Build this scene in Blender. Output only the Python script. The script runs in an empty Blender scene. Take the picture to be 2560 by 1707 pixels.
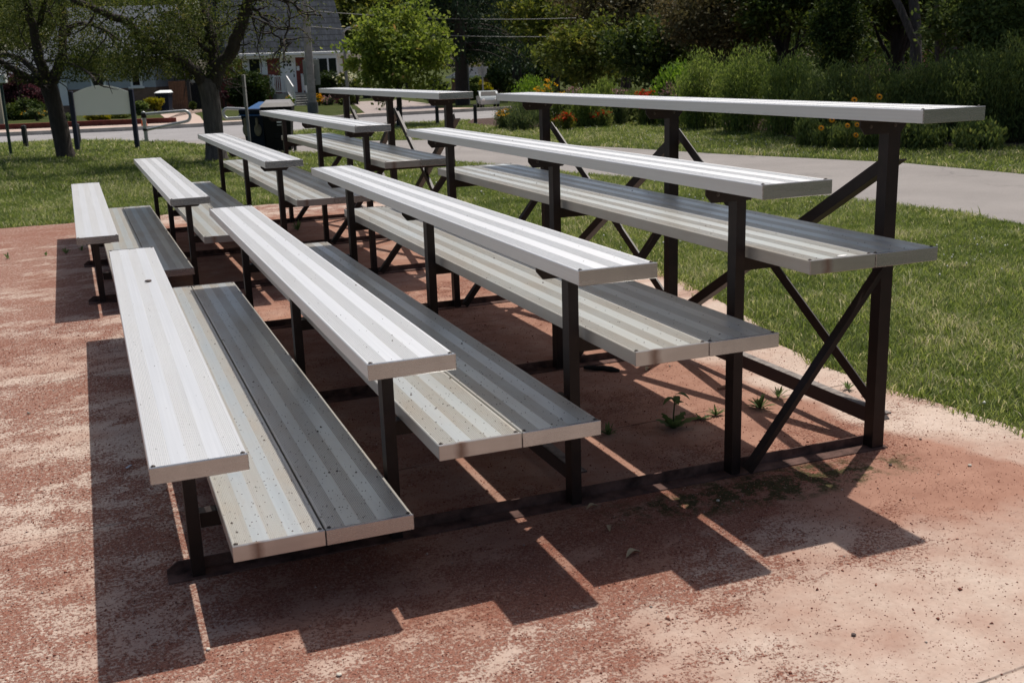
import bpy, math, random
import numpy as np
from mathutils import Vector, Matrix
random.seed(7)
RNG = np.random.default_rng(11)
scene = bpy.context.scene
COL = scene.collection

# ------------------------------------------------------------ camera
YAW, PITCH, ROLL, FPX = 0.36561, -0.25211, -0.03321, 2694.507
CAM = np.array([-0.0366, -2.68013, 1.42942])
FW = np.array([math.sin(YAW) * math.cos(PITCH), math.cos(YAW) * math.cos(PITCH), math.sin(PITCH)])
_rt = np.array([math.cos(YAW), -math.sin(YAW), 0.0])
_up = np.cross(_rt, FW)
RT = math.cos(ROLL) * _rt + math.sin(ROLL) * _up
UP = -math.sin(ROLL) * _rt + math.cos(ROLL) * _up
cam_data = bpy.data.cameras.new("camera")
cam = bpy.data.objects.new("camera", cam_data)
COL.objects.link(cam)
m = Matrix.Identity(4)
for i in range(3):
    m[i][0], m[i][1], m[i][2], m[i][3] = RT[i], UP[i], -FW[i], CAM[i]
cam.matrix_world = m
cam_data.sensor_width = 36.0
cam_data.lens = FPX / 2560 * 36.0
cam_data.clip_start = 0.05
cam_data.clip_end = 3000
cam_data.dof.use_dof = True
cam_data.dof.focus_distance = 4.6
cam_data.dof.aperture_fstop = 9.0
scene.camera = cam

# ------------------------------------------------------------ sky, sun, exposure
SUN = Vector((0.3761, 0.2943, 1.0)).normalized()
world = bpy.data.worlds.new("World")
scene.world = world
world.use_nodes = True
wt = world.node_tree
bg = wt.nodes["Background"]
sky = wt.nodes.new("ShaderNodeTexSky")
sky.sky_type = 'NISHITA'
sky.sun_disc = False
sky.sun_elevation = math.asin(SUN.z)
sky.sun_rotation = math.atan2(SUN.x, SUN.y)
sky.air_density = 1.0
sky.dust_density = 3.0
sky.ozone_density = 1.0
wt.links.new(sky.outputs[0], bg.inputs[0])
bg.inputs[1].default_value = 0.090
sun_data = bpy.data.lights.new("sun", 'SUN')
sun_data.energy = 4.3
sun_data.angle = math.radians(0.55)
sun_data.color = (1.0, 0.94, 0.87)
sun = bpy.data.objects.new("sun", sun_data)
sun.rotation_euler = SUN.to_track_quat('Z', 'Y').to_euler()
sun.location = (10, 8, 30)
COL.objects.link(sun)
scene.view_settings.view_transform = 'Standard'
scene.view_settings.look = 'None'
scene.view_settings.exposure = 0.0
scene.view_settings.gamma = 1.0
scene.cycles.max_bounces = 8
scene.cycles.transparent_max_bounces = 4

# ------------------------------------------------------------ surveying helpers (photo pixel -> place in the world)
def ray(u, v):
    return FW + RT * (u - 1280) / FPX - UP * (v - 853.5) / FPX
def zg(y):
    return -0.012 * min(max(0.0, y - 24.0), 56.0)
def gpt(u, v):
    d = ray(u, v); z = 0.0; g = CAM
    for _ in range(60):
        g = CAM + d * ((z - CAM[2]) / d[2])
        z = 0.5 * z + 0.5 * zg(g[1])
    return np.array([g[0], g[1], zg(g[1])])
R2 = np.array([math.cos(YAW), -math.sin(YAW), 0.0])
F2 = np.array([math.sin(YAW), math.cos(YAW), 0.0])
def depth(P):
    return float((np.array(P) - CAM) @ F2)
def at(u, v, D):            # the point seen at (u, v) at horizontal depth D in front of the lens
    d = ray(u, v)
    return CAM + d * (D / float(d @ F2))
class Frame:                # local axes of a thing; turn = extra rotation about the vertical
    def __init__(s, O, turn=0.0):
        s.O = np.array(O, float); s.D = depth(O); c, n = math.cos(turn), math.sin(turn)
        s.R = R2 * c + F2 * n; s.F = F2 * c - R2 * n
    def pl(s, u, v, y=0.0):
        d = ray(u, v); t = (y - float((CAM - s.O) @ s.F)) / float(d @ s.F)
        P = CAM + d * t - s.O
        return float(P @ s.R), float(P[2])
    def px(s): return s.D / FPX * 1.0

# ------------------------------------------------------------ object helpers
def tag(o, label=None, cat=None, group=None, kind=None):
    if label: o['label'] = label
    if cat: o['category'] = cat
    if group: o['group'] = group
    if kind: o['kind'] = kind
    return o
def empty(name, loc=(0, 0, 0), rz=0.0, label=None, cat=None, group=None):
    o = bpy.data.objects.new(name, None)
    o.empty_display_size = 0.2
    o.location = tuple(float(c) for c in loc); o.rotation_euler = (0, 0, rz)
    COL.objects.link(o)
    return tag(o, label, cat, group)
def link(name, me, mat, parent=None):
    o = bpy.data.objects.new(name, me)
    COL.objects.link(o)
    if mat is not None and not me.materials:
        me.materials.append(mat)
    if parent is not None: o.parent = parent
    return o
class MB:
    """collects polygons, builds one mesh"""
    def __init__(s): s.v = []; s.f = []; s.sm = []
    def add(s, vs, fs, smooth=False):
        k = len(s.v); s.v += [tuple(map(float, p)) for p in vs]
        s.f += [tuple(i + k for i in f) for f in fs]; s.sm += [smooth] * len(fs)
    def box(s, x0, x1, y0, y1, z0, z1, ch=0.0):
        if ch <= 0:
            vs = [(x, y, z) for z in (z0, z1) for y in (y0, y1) for x in (x0, x1)]
            s.add(vs, [(0, 2, 3, 1), (4, 5, 7, 6), (0, 1, 5, 4), (2, 6, 7, 3), (0, 4, 6, 2), (1, 3, 7, 5)])
        else:
            c = ch
            vs = []
            for (z, e) in ((z0, c), (z0 + c, 0), (z1 - c, 0), (z1, c)):
                X0, X1, Y0, Y1 = x0 + e, x1 - e, y0 + e, y1 - e
                k = 0 if e else c
                vs += [(X0 + k, Y0, z), (X1 - k, Y0, z), (X1, Y0 + k, z), (X1, Y1 - k, z), (X1 - k, Y1, z), (X0 + k, Y1, z), (X0, Y1 - k, z), (X0, Y0 + k, z)]
            fs = [tuple(range(7, -1, -1)), tuple(range(24, 32))]
            for r in range(3):
                for i in range(8):
                    j = (i + 1) % 8
                    fs.append((r * 8 + i, r * 8 + j, r * 8 + 8 + j, r * 8 + 8 + i))
            s.add(vs, fs)
    def prism(s, poly, y0, y1):          # poly of (x,z), extruded along y
        n = len(poly)
        vs = [(x, y0, z) for x, z in poly] + [(x, y1, z) for x, z in poly]
        s.add(vs, [tuple(range(n)), tuple(range(2 * n - 1, n - 1, -1))] + [(i, i + n, (i + 1) % n + n, (i + 1) % n) for i in range(n)])
    def prismz(s, poly, z0, z1):
        n = len(poly)
        vs = [(x, y, z0) for x, y in poly] + [(x, y, z1) for x, y in poly]
        s.add(vs, [tuple(range(n - 1, -1, -1)), tuple(range(n, 2 * n))] + [(i, (i + 1) % n, (i + 1) % n + n, i + n) for i in range(n)])
    def sweep(s, p0, p1, prof, side, up):   # prof: list of (a,b) along side/up unit vectors
        p0, p1 = np.array(p0, float), np.array(p1, float)
        d = p1 - p0; d = d / np.linalg.norm(d)
        a = np.array(side, float); a = a - d * (a @ d); a /= np.linalg.norm(a)
        b = np.array(up, float); b = b - d * (b @ d) - a * (b @ a); b /= np.linalg.norm(b)
        n = len(prof)
        vs = [p0 + a * x + b * y for x, y in prof] + [p1 + a * x + b * y for x, y in prof]
        s.add(vs, [tuple(range(n)), tuple(range(2 * n - 1, n - 1, -1))] + [(i, i + n, (i + 1) % n + n, (i + 1) % n) for i in range(n)])
    def tube(s, pts, radii, n=8, cap=True, jit=0.0):
        pts = [np.array(p, float) for p in pts]
        if not hasattr(radii, '__len__'): radii = [radii] * len(pts)
        vs = []; fs = []; prev = None
        for i, p in enumerate(pts):
            t = (pts[min(i + 1, len(pts) - 1)] - pts[max(i - 1, 0)]); t = t / (np.linalg.norm(t) + 1e-9)
            if prev is None:
                ref = np.array([1.0, 0, 0]) if abs(t[0]) < 0.8 else np.array([0, 1.0, 0])
            else: ref = prev
            a = ref - t * (ref @ t); a /= np.linalg.norm(a); b = np.cross(t, a); prev = a
            for k in range(n):
                an = 2 * math.pi * k / n
                r = radii[i] * (1 + jit * random.uniform(-1, 1))
                vs.append(p + a * math.cos(an) * r + b * math.sin(an) * r)
        for i in range(len(pts) - 1):
            for k in range(n):
                j = (k + 1) % n
                fs.append((i * n + k, i * n + j, i * n + n + j, i * n + n + k))
        s.add(vs, fs, True)
        if cap:
            L = len(pts) - 1
            s.add([vs[k] for k in range(n)], [tuple(range(n - 1, -1, -1))])
            s.add([vs[L * n + k] for k in range(n)], [tuple(range(n))])
    def ball(s, c, r, sz=1.0, n=8, m=5, jit=0.0, sx=1.0, sy=1.0):
        vs = []; fs = []
        for i in range(m + 1):
            th = math.pi * i / m
            for k in range(n):
                ph = 2 * math.pi * k / n
                q = r * (1 + jit * random.uniform(-1, 1))
                vs.append((c[0] + q * sx * math.sin(th) * math.cos(ph), c[1] + q * sy * math.sin(th) * math.sin(ph), c[2] + q * sz * math.cos(th)))
        for i in range(m):
            for k in range(n):
                j = (k + 1) % n
                fs.append((i * n + k, i * n + n + k, i * n + n + j, i * n + j))
        s.add(vs, fs, True)
    def mesh(s, name):
        me = bpy.data.meshes.new(name)
        me.from_pydata(s.v, [], s.f)
        me.polygons.foreach_set("use_smooth", s.sm)
        me.update()
        return me
    def build(s, name, mat, parent=None):
        return link(name, s.mesh(name), mat, parent)
def fastmesh(name, V, F, mat, parent=None, rnd=None, smooth=False):
    """V (n,3), F (m,k) all faces with k corners; rnd (m,) per-face value"""
    V = np.asarray(V, np.float32); F = np.asarray(F, np.int32)
    me = bpy.data.meshes.new(name)
    me.vertices.add(len(V)); me.vertices.foreach_set("co", V.ravel())
    me.loops.add(F.size); me.loops.foreach_set("vertex_index", F.ravel())
    me.polygons.add(len(F)); me.polygons.foreach_set("loop_start", np.arange(0, F.size, F.shape[1], dtype=np.int32))
    if smooth: me.polygons.foreach_set("use_smooth", np.ones(len(F), bool))
    me.update(calc_edges=True)
    if rnd is not None:
        at_ = me.attributes.new("rnd", 'FLOAT', 'FACE')
        at_.data.foreach_set("value", np.asarray(rnd, np.float32))
    return link(name, me, mat, parent)
def copy_tree(o, parent=None):
    c = o.copy(); COL.objects.link(c); c.parent = parent
    for ch in list(o.children): copy_tree(ch, c)
    return c

# ------------------------------------------------------------ materials
def new_mat(name):
    mt = bpy.data.materials.new(name); mt.use_nodes = True
    nt = mt.node_tree
    return mt, nt, nt.nodes["Principled BSDF"]
def N(nt, t, **kw):
    n = nt.nodes.new(t)
    for k, v in kw.items():
        if k.startswith('i_'): n.inputs[k[2:].replace('_', ' ')].default_value = v
        else: setattr(n, k, v)
    return n
def noise(nt, vec, scale, detail=4, rough=0.55, dist=0.0):
    n = N(nt, "ShaderNodeTexNoise"); n.inputs["Scale"].default_value = scale
    n.inputs["Detail"].default_value = detail; n.inputs["Roughness"].default_value = rough; n.inputs["Distortion"].default_value = dist
    if vec is not None: nt.links.new(vec, n.inputs["Vector"])
    return n.outputs["Fac"]
def ramp(nt, fac, stops, interp='LINEAR'):
    r = N(nt, "ShaderNodeValToRGB"); r.color_ramp.interpolation = interp
    el = r.color_ramp.elements
    while len(el) < len(stops): el.new(0.5)
    for e, (p, c) in zip(el, stops):
        e.position = p
        e.color = (c[0], c[1], c[2], 1) if hasattr(c, '__len__') else (c, c, c, 1)
    nt.links.new(fac, r.inputs[0])
    return r.outputs[0]
def mix(nt, fac, a, b, mode='MIX'):
    n = N(nt, "ShaderNodeMix", data_type='RGBA', blend_type=mode)
    for sock, val in ((n.inputs[0], fac), (n.inputs[6], a), (n.inputs[7], b)):
        if isinstance(val, (int, float)): sock.default_value = val
        elif isinstance(val, tuple): sock.default_value = (val[0], val[1], val[2], 1)
        else: nt.links.new(val, sock)
    return n.outputs[2]
def mth(nt, op, a, b=0.0, clamp=False):
    n = N(nt, "ShaderNodeMath", operation=op, use_clamp=clamp)
    for sock, val in ((n.inputs[0], a), (n.inputs[1], b)):
        if isinstance(val, (int, float)): sock.default_value = val
        else: nt.links.new(val, sock)
    return n.outputs[0]
def pos(nt): return N(nt, "ShaderNodeNewGeometry").outputs["Position"]
def objco(nt): return N(nt, "ShaderNodeTexCoord").outputs["Object"]
def scaled(nt, vec, s, loc=(0, 0, 0), rot=(0, 0, 0)):
    n = N(nt, "ShaderNodeMapping"); n.inputs["Scale"].default_value = s; n.inputs["Location"].default_value = loc; n.inputs["Rotation"].default_value = rot
    nt.links.new(vec, n.inputs["Vector"]); return n.outputs[0]
def bump(nt, h, strength, dist, bs):
    b = N(nt, "ShaderNodeBump"); b.inputs["Strength"].default_value = strength; b.inputs["Distance"].default_value = dist
    nt.links.new(h, b.inputs["Height"]); nt.links.new(b.outputs[0], bs.inputs["Normal"])
def simple(name, col, rough=0.6, metal=0.0, var=0.25, scale=8.0, bmp=0.0, spec=0.5, coords='obj'):
    mt, nt, bs = new_mat(name)
    co = objco(nt) if coords == 'obj' else pos(nt)
    f = noise(nt, co, scale, 5, 0.6)
    lo = tuple(c * (1 - var) for c in col); hi = tuple(min(1, c * (1 + var)) for c in col)
    nt.links.new(ramp(nt, f, [(0.3, lo), (0.7, hi)]), bs.inputs["Base Color"])
    bs.inputs["Roughness"].default_value = rough; bs.inputs["Metallic"].default_value = metal
    bs.inputs["Specular IOR Level"].default_value = spec
    if bmp > 0: bump(nt, noise(nt, co, scale * 4, 4), 0.5, bmp, bs)
    return mt
def leaf_mat(name, stops, trans=0.35, rough=0.65, spec=0.12):
    """stops: colours over the per-leaf value"""
    mt, nt, bs = new_mat(name)
    a = N(nt, "ShaderNodeAttribute", attribute_name="rnd")
    c = ramp(nt, a.outputs["Fac"], stops)
    nt.links.new(c, bs.inputs["Base Color"])
    bs.inputs["Roughness"].default_value = rough; bs.inputs["Specular IOR Level"].default_value = spec
    tr = N(nt, "ShaderNodeBsdfTranslucent")
    hsv = N(nt, "ShaderNodeHueSaturation"); hsv.inputs["Saturation"].default_value = 1.15; hsv.inputs["Value"].default_value = 1.6
    hsv.inputs["Hue"].default_value = 0.49
    nt.links.new(c, hsv.inputs["Color"]); nt.links.new(hsv.outputs[0], tr.inputs["Color"])
    ms = N(nt, "ShaderNodeMixShader"); ms.inputs[0].default_value = trans
    nt.links.new(bs.outputs[0], ms.inputs[1]); nt.links.new(tr.outputs[0], ms.inputs[2])
    nt.links.new(ms.outputs[0], nt.nodes["Material Output"].inputs[0])
    return mt

def alu_mat(name, base, dirt_col, dirt_amt, rough=0.42, metal=0.75, stain=None, ribs=0.0):
    mt, nt, bs = new_mat(name)
    co0 = objco(nt)
    off = N(nt, "ShaderNodeVectorMath", operation='ADD'); nt.links.new(co0, off.inputs[0])
    rv = mth(nt, 'MULTIPLY', N(nt, "ShaderNodeObjectInfo").outputs["Random"], 40.0); cx_ = N(nt, "ShaderNodeCombineXYZ")
    for q_ in range(3): nt.links.new(rv, cx_.inputs[q_])
    nt.links.new(cx_.outputs[0], off.inputs[1]); co = off.outputs[0]
    streak = noise(nt, scaled(nt, co, (160, 1.2, 160)), 1.0, 3, 0.6) if ribs > 0 else noise(nt, scaled(nt, co, (9, 60, 60)), 1.0, 2, 0.5)
    blotch = noise(nt, scaled(nt, co, (9, 3, 9) if ribs > 0 else (14, 14, 6)), 1.0, 4, 0.55)
    c = ramp(nt, streak, [(0.25, tuple(b * 0.94 for b in base)), (0.75, tuple(min(1, b * 1.04) for b in base))])
    dm = mth(nt, 'MULTIPLY', ramp(nt, blotch, [(0.35, 0.25), (0.72, 1.0)]), dirt_amt, True)
    fine = noise(nt, co, 420.0, 2, 0.5)
    fm = ramp(nt, fine, [(0.64, 0.0), (0.7, 1.0 if ribs > 0 else 0.15)])
    dm = mth(nt, 'ADD', dm, mth(nt, 'MULTIPLY', fm, dirt_amt * 0.5), True)
    sx = N(nt, "ShaderNodeSeparateXYZ"); nt.links.new(co0, sx.inputs[0])
    if ribs > 0:      # dirt stays in the ribbed bands, the plain bands wear clean
        xx_ = mth(nt, 'ABSOLUTE', mth(nt, 'SUBTRACT', sx.outputs[0], 0.1207))
        band = mth(nt, 'MULTIPLY', mth(nt, 'SUBTRACT', 0.0225, mth(nt, 'ABSOLUTE', mth(nt, 'SUBTRACT', xx_, 0.0460))), 400.0, True)
        wear = mth(nt, 'MULTIPLY', mth(nt, 'SUBTRACT', 1.0, band), ramp(nt, noise(nt, scaled(nt, co, (14, 1.6, 14)), 1.0, 4, 0.6), [(0.3, 0.55), (0.7, 1.0)]))
        dm = mth(nt, 'ADD', dm, mth(nt, 'MULTIPLY', wear, ribs), True)
        smear = ramp(nt, noise(nt, scaled(nt, co, (7, 2.2, 7), rot=(0, 0, 0.5)), 1.0, 6, 0.75), [(0.60, 0.0), (0.72, 1.0)])
        dm = mth(nt, 'ADD', dm, mth(nt, 'MULTIPLY', smear, ribs * 0.55), True)
    c = mix(nt, dm, c, dirt_col)
    if stain is not None:
        wob = mth(nt, 'MULTIPLY', mth(nt, 'SUBTRACT', noise(nt, co, 30.0, 3), 0.5), 0.02)
        d = mth(nt, 'ABSOLUTE', mth(nt, 'SUBTRACT', mth(nt, 'ADD', sx.outputs[0], wob), stain))
        sm = mth(nt, 'SUBTRACT', 1.0, mth(nt, 'DIVIDE', d, 0.024), True)
        c = mix(nt, mth(nt, 'MULTIPLY', sm, 0.8), c, (0.16, 0.075, 0.03))
        dm = mth(nt, 'MAXIMUM', dm, sm)
    nt.links.new(c, bs.inputs["Base Color"])
    nt.links.new(mth(nt, 'MULTIPLY', mth(nt, 'SUBTRACT', 1.0, mth(nt, 'MULTIPLY', dm, 0.8)), metal), bs.inputs["Metallic"])
    nt.links.new(mth(nt, 'ADD', mth(nt, 'MULTIPLY', streak, 0.06), rough - 0.03), bs.inputs["Roughness"])
    if ribs > 0: bump(nt, streak, 0.08, 0.0004, bs)
    return mt
M = {}
M['alu_seat'] = alu_mat("brushed_aluminium", (0.76, 0.765, 0.765), (0.50, 0.47, 0.41), 0.10, 0.44, 0.72, ribs=0.22)
M['alu_foot'] = alu_mat("weathered_aluminium", (0.66, 0.70, 0.69), (0.42, 0.345, 0.26), 0.36, 0.36, 0.82, ribs=0.40)
M['alu_cap'] = alu_mat("end_cap_aluminium", (0.41, 0.41, 0.415), (0.27, 0.24, 0.21), 0.3, 0.27, 0.95)
M['alu_cap_stained'] = alu_mat("stained_end_cap_aluminium", (0.46, 0.455, 0.45), (0.30, 0.24, 0.20), 0.35, 0.30, 0.9, stain=0.062)
M['steel'] = simple("dark_brown_steel_paint", (0.018, 0.0105, 0.0092), 0.5, 0.0, 0.35, 14, 0.0004, 0.3)
M['steel_dusty'] = simple("dusty_brown_steel", (0.10, 0.058, 0.048), 0.9, 0.0, 0.6, 16, 0.0006, 0.2)
mt, nt, bs = new_mat("pale_topped_rail_steel"); co = objco(nt)
gz = N(nt, "ShaderNodeSeparateXYZ"); nt.links.new(N(nt, "ShaderNodeNewGeometry").outputs["Normal"], gz.inputs[0])
up_ = ramp(nt, mth(nt, 'MULTIPLY', gz.outputs[2], ramp(nt, noise(nt, co, 25, 5, 0.7), [(0.3, 0.35), (0.6, 1.0)])), [(0.3, 0.0), (0.9, 1.0)])  # upward faces blend to a patchy pale grey, the rest stay dark brown
nt.links.new(mix(nt, up_, (0.035, 0.02, 0.018), (0.22, 0.19, 0.17)), bs.inputs["Base Color"]); bs.inputs["Roughness"].default_value = 0.7; M['rail'] = mt
M['bolt'] = simple("weathered_bolt", (0.09, 0.075, 0.065), 0.5, 0.6, 0.3, 60)

# ------------------------------------------------------------ bleachers
RISE, TREAD, THK, LEN, Z1, FX, FZ, GAP, W = 0.1926, 0.5949, 0.0417, 3.753, 0.4828, 0.1839, -0.2502, 0.0054, 0.2413
SDX = [0.0138, -0.0114, -0.0067, -0.0001, 0.0045]; SDZ = [-0.0019, 0.0, 0.0036, 0.0018, -0.0035]
FDX = [0.0097, -0.0163, -0.0036, 0.0102]; FDZ = [0.0023, -0.0003, -0.0078, 0.0058]
SY = [0.0076, 0.0015, -0.0283, -0.0092, 0.0215]; FY = [0.0035, -0.0099, -0.0024, 0.0158]
def board_profile():
    top = [(0.0, -0.0022), (0.0022, 0.0)]
    x = 0.0022
    zones = [(0.008, 0.055), (0.099, 0.145), (0.189, 0.2335)]
    for a, b in zones:
        n = int((b - a) / 0.0046)
        for i in range(n):
            g = a + i * (b - a) / n
            top += [(g, 0.0), (g + 0.0006, -0.0016), (g + 0.0017, -0.0016), (g + 0.0023, 0.0)]
    top += [(W - 0.0022, 0.0), (W, -0.0022)]
    bot = [(W, -THK + 0.001), (W - 0.001, -THK), (0.001, -THK), (0.0, -THK + 0.001)]
    return top + bot
PROF = board_profile()
def board_mesh(name):
    b = MB(); n = len(PROF); rows = 2
    vs = [(x, y, z) for y in (0.004, LEN - 0.004) for x, z in PROF]
    b.add(vs, [(i, i + n, (i + 1) % n + n, (i + 1) % n) for i in range(n)] + [tuple(range(n)), tuple(range(2 * n - 1, n - 1, -1))])
    return b.mesh(name)
def cap_mesh(name):
    b = MB()
    # face plate with rolled top lip, bent around the board's end
    b.box(-0.0012, W + 0.0012, -0.0022, 0.0035, -THK - 0.001, 0.0014, 0.0011)
    b.box(0.0005, W - 0.0005, 0.0033, 0.0075, 0.0002, 0.0012)
    b.box(0.0005, W - 0.0005, 0.0033, 0.0075, -THK - 0.0010, -THK - 0.0002)
    return b.mesh(name)
def bolt_mesh():
    b = MB()
    b.tube([(0, 0, 0), (0, 0, 0.0012)], 0.0065, 10)
    b.ball((0, 0, 0.001), 0.0048, 0.75, 8, 4)
    return b.mesh("bolt")
SEAT_ME, FOOT_ME, CAP_ME, CAPS_ME, CAPD_ME, BOLT_ME = board_mesh("seat_board"), board_mesh("foot_board"), cap_mesh("end_cap"), cap_mesh("end_cap"), cap_mesh("end_cap"), bolt_mesh()
def board(kind, x, y, z, parent, stained=False):
    me, mt = (SEAT_ME, M['alu_seat']) if kind == 'seat_board' else (FOOT_ME, M['alu_foot'])
    o = link(kind, me, mt, parent); o.location = (x, y, z)
    c = link('end_cap', CAPS_ME if stained else CAP_ME, M['alu_cap_stained'] if stained else M['alu_cap'], o)
    c2 = link('end_cap', CAP_ME, M['alu_cap'], o); c2.location = (W, LEN, 0); c2.rotation_euler = (0, 0, math.pi)
    for bx_, by_ in ((0.010, 0.016), (W - 0.010, 0.016), (0.010, LEN - 0.016), (W - 0.010, LEN - 0.016)):
        q = link('bolt', BOLT_ME, M['bolt'], o); q.location = (bx_, by_, 0.0)
    if stained: c['label'] = "end cap with a brown rust streak"
    return o
POSTX = [0.104, 0.704, 1.322, 1.936, 2.542]; POSTW = [0.037, 0.036, 0.035, 0.036, 0.050]
FRY = [0.36, 1.88, 3.42]
def Lprof(a, b, t): return [(0, 0), (a, 0), (a, t), (t, t), (t, b), (0, b)]
def build_bleacher():
    root = empty('bleacher', (0, 0, 0), 0, "nearer five-row bleacher of ribbed aluminium planks on dark brown steel frames, filling the foreground", "bleacher", "bleachers on the red clay pad")
    for i in range(5):
        board('seat_board', i * TREAD + SDX[i], SY[i], Z1 + i * RISE + SDZ[i], root)
    for i in range(4):
        x, z = i * TREAD + FX + FDX[i], Z1 + FZ + i * RISE + FDZ[i]
        board('foot_board', x, FY[i], z, root, stained=True)
        board('foot_board', x + W + GAP, FY[i], z - 0.0006, root)
    for fi, fy in enumerate(FRY):
        b = MB()     # base rail: angle iron on the ground, chamfered end, flange towards the near side
        b.prism([(0.035, 0.006), (0.035, 0.018), (0.068, 0.040), (2.60, 0.040), (2.60, 0.006)], fy + 0.052, fy + 0.058)
        b.box(0.035, 2.605, fy - 0.012, fy + 0.058, 0.0, 0.006)
        b.build('base_rail', M['steel_dusty'], root)
        for i in range(5):
            zt = Z1 + i * RISE + SDZ[i] - THK - 0.0065
            b = MB(); x0 = POSTX[i]; w = POSTW[i]
            b.prismz([(x0, fy), (x0 + w, fy), (x0 + w, fy + 0.006), (x0 + 0.006, fy + 0.006), (x0 + 0.006, fy + 0.050), (x0, fy + 0.050)], 0.0062, zt)
            p = b.build('post', M['steel'], root)
            xs = i * TREAD + SDX[i]
            b = MB()
            b.prism([(xs + 0.030, zt + 0.006), (xs + 0.030, zt - 0.020), (xs + 0.052, zt - 0.046), (xs + 0.200, zt - 0.046), (xs + 0.224, zt - 0.020), (xs + 0.224, zt + 0.006)], fy - 0.0065, fy - 0.0005)
            b.box(xs + 0.030, xs + 0.224, fy - 0.0005, fy + 0.045, zt + 0.0002, zt + 0.006)
            br_ = b.build('seat_bracket', M['steel'], root)
            for bx_ in (xs + 0.075, xs + 0.178):
                q = link('bolt', BOLT_ME, M['bolt'], br_); q.location = (bx_, fy - 0.0066, zt - 0.020); q.rotation_euler = (math.radians(90), 0, 0)
        for i in range(4):
            zf = Z1 + FZ + i * RISE + FDZ[i] - THK - 0.0012
            b = MB(); xa, xb = POSTX[i] + POSTW[i] + 0.002, POSTX[i + 1] - 0.001
            b.prism([(xa, zf), (xa, zf - 0.046), (xb, zf - 0.046), (xb, zf)], fy + 0.020, fy + 0.026)
            b.box(xa, xb, fy + 0.026, fy + 0.066, zf - 0.006, zf - 0.0003)
            b.build('foot_support', M['steel'], root)
        b = MB()      # diagonal in the frame, between the fourth post's foot and the fifth post
        b.sweep((1.975, fy - 0.008, 0.030), (2.525, fy - 0.008, 0.72), [(0, 0), (0.046, 0), (0.046, -0.006), (0.006, -0.006), (0.006, -0.038), (0, -0.038)], (0.79, 0, -0.62), (0, 1, 0))
        b.build('diagonal_brace', M['steel'], root)
    for x in (1.345, 2.595):
        b = MB()
        b.box(x, x + 0.005, 0.375, 3.50, 0.070 if x > 2 else 0.062, 0.128 if x > 2 else 0.112)
        b.box(x - 0.0 if x < 2 else x + 0.005, x + 0.040, 0.375, 3.50, 0.123 if x > 2 else 0.107, 0.128 if x > 2 else 0.112)
        b.build('long_rail', M['rail'], root)
    xr = 2.607
    for (ya, za, yb, zb) in ((0.40, 1.055, 1.93, 0.17), (0.40, 0.09, 1.93, 1.065), (1.93, 0.17, 3.46, 1.04), (1.93, 1.06, 3.46, 0.15)):
        b = MB(); off = 0.0 if (zb > za) else 0.012
        b.sweep((xr + off, ya, za), (xr + off, yb, zb), [(0, 0), (0.0, 0.045), (0.005, 0.045), (0.005, 0.005), (0.042, 0.005), (0.042, 0.0)], (1, 0, 0), (0, -0.3, 1))
        b.build('cross_brace', M['steel'], root)
    return root
bleacherA = build_bleacher()
bleacherB = copy_tree(bleacherA)
bleacherB.location = (-0.1709, 4.3569, 0.0023); bleacherB.rotation_euler = (0, 0, 0.0125)
bleacherB['label'] = "farther five-row aluminium bleacher, standing behind the nearer one beside the lawn"

# ============================================================ GROUND, PAVING, STREET
def vnoise(x, y, seed=0):
    x = np.asarray(x, float); y = np.asarray(y, float)
    xi = np.floor(x).astype(np.int64); yi = np.floor(y).astype(np.int64); fx = x - xi; fy = y - yi
    fx = fx * fx * (3 - 2 * fx); fy = fy * fy * (3 - 2 * fy)
    def h(a, b):
        n = (a * 374761393 + b * 668265263 + seed * 974634777) & 0xFFFFFFFF
        n = ((n ^ (n >> 13)) * 1274126177) & 0xFFFFFFFF
        return ((n ^ (n >> 16)) & 0xFFFF) / 65535.0
    return (h(xi, yi) * (1 - fx) + h(xi + 1, yi) * fx) * (1 - fy) + (h(xi, yi + 1) * (1 - fx) + h(xi + 1, yi + 1) * fx) * fy
def fbm(x, y, seed=0, oct_=4):
    s = 0; a = 0.5; t = 0
    for i in range(oct_):
        s = s + a * vnoise(x * 2 ** i, y * 2 ** i, seed + i * 17); t += a; a *= 0.55
    return s / t
def clip_poly(P, y, keep_above):
    out = []
    for i in range(len(P)):
        a, b = P[i], P[(i + 1) % len(P)]
        ia = (a[1] >= y) == keep_above; ib = (b[1] >= y) == keep_above
        if ia: out.append(a)
        if ia != ib:
            t = (y - a[1]) / (b[1] - a[1]); out.append((a[0] + t * (b[0] - a[0]), y))
    return out
def sheet(name, poly, zoff, mat, **kw):
    """flat sheet following the ground's three gentle planes"""
    b = MB()
    lo = clip_poly(poly, 24, False); rest = clip_poly(poly, 24, True)
    mid = clip_poly(rest, 80, False) if len(rest) > 2 else []; hi = clip_poly(rest, 80, True) if len(rest) > 2 else []
    for Q in (lo, mid, hi):
        if len(Q) > 2:
            a = sum(Q[i][0] * Q[(i + 1) % len(Q)][1] - Q[(i + 1) % len(Q)][0] * Q[i][1] for i in range(len(Q)))
            if a < 0: Q = Q[::-1]
            b.add([(x, y, zg(y) + zoff) for x, y in Q], [tuple(range(len(Q)))])
    o = b.build(name, mat); o['kind'] = 'structure'
    return o
def G2(u, v): return tuple(float(c) for c in gpt(u, v)[:2])

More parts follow.
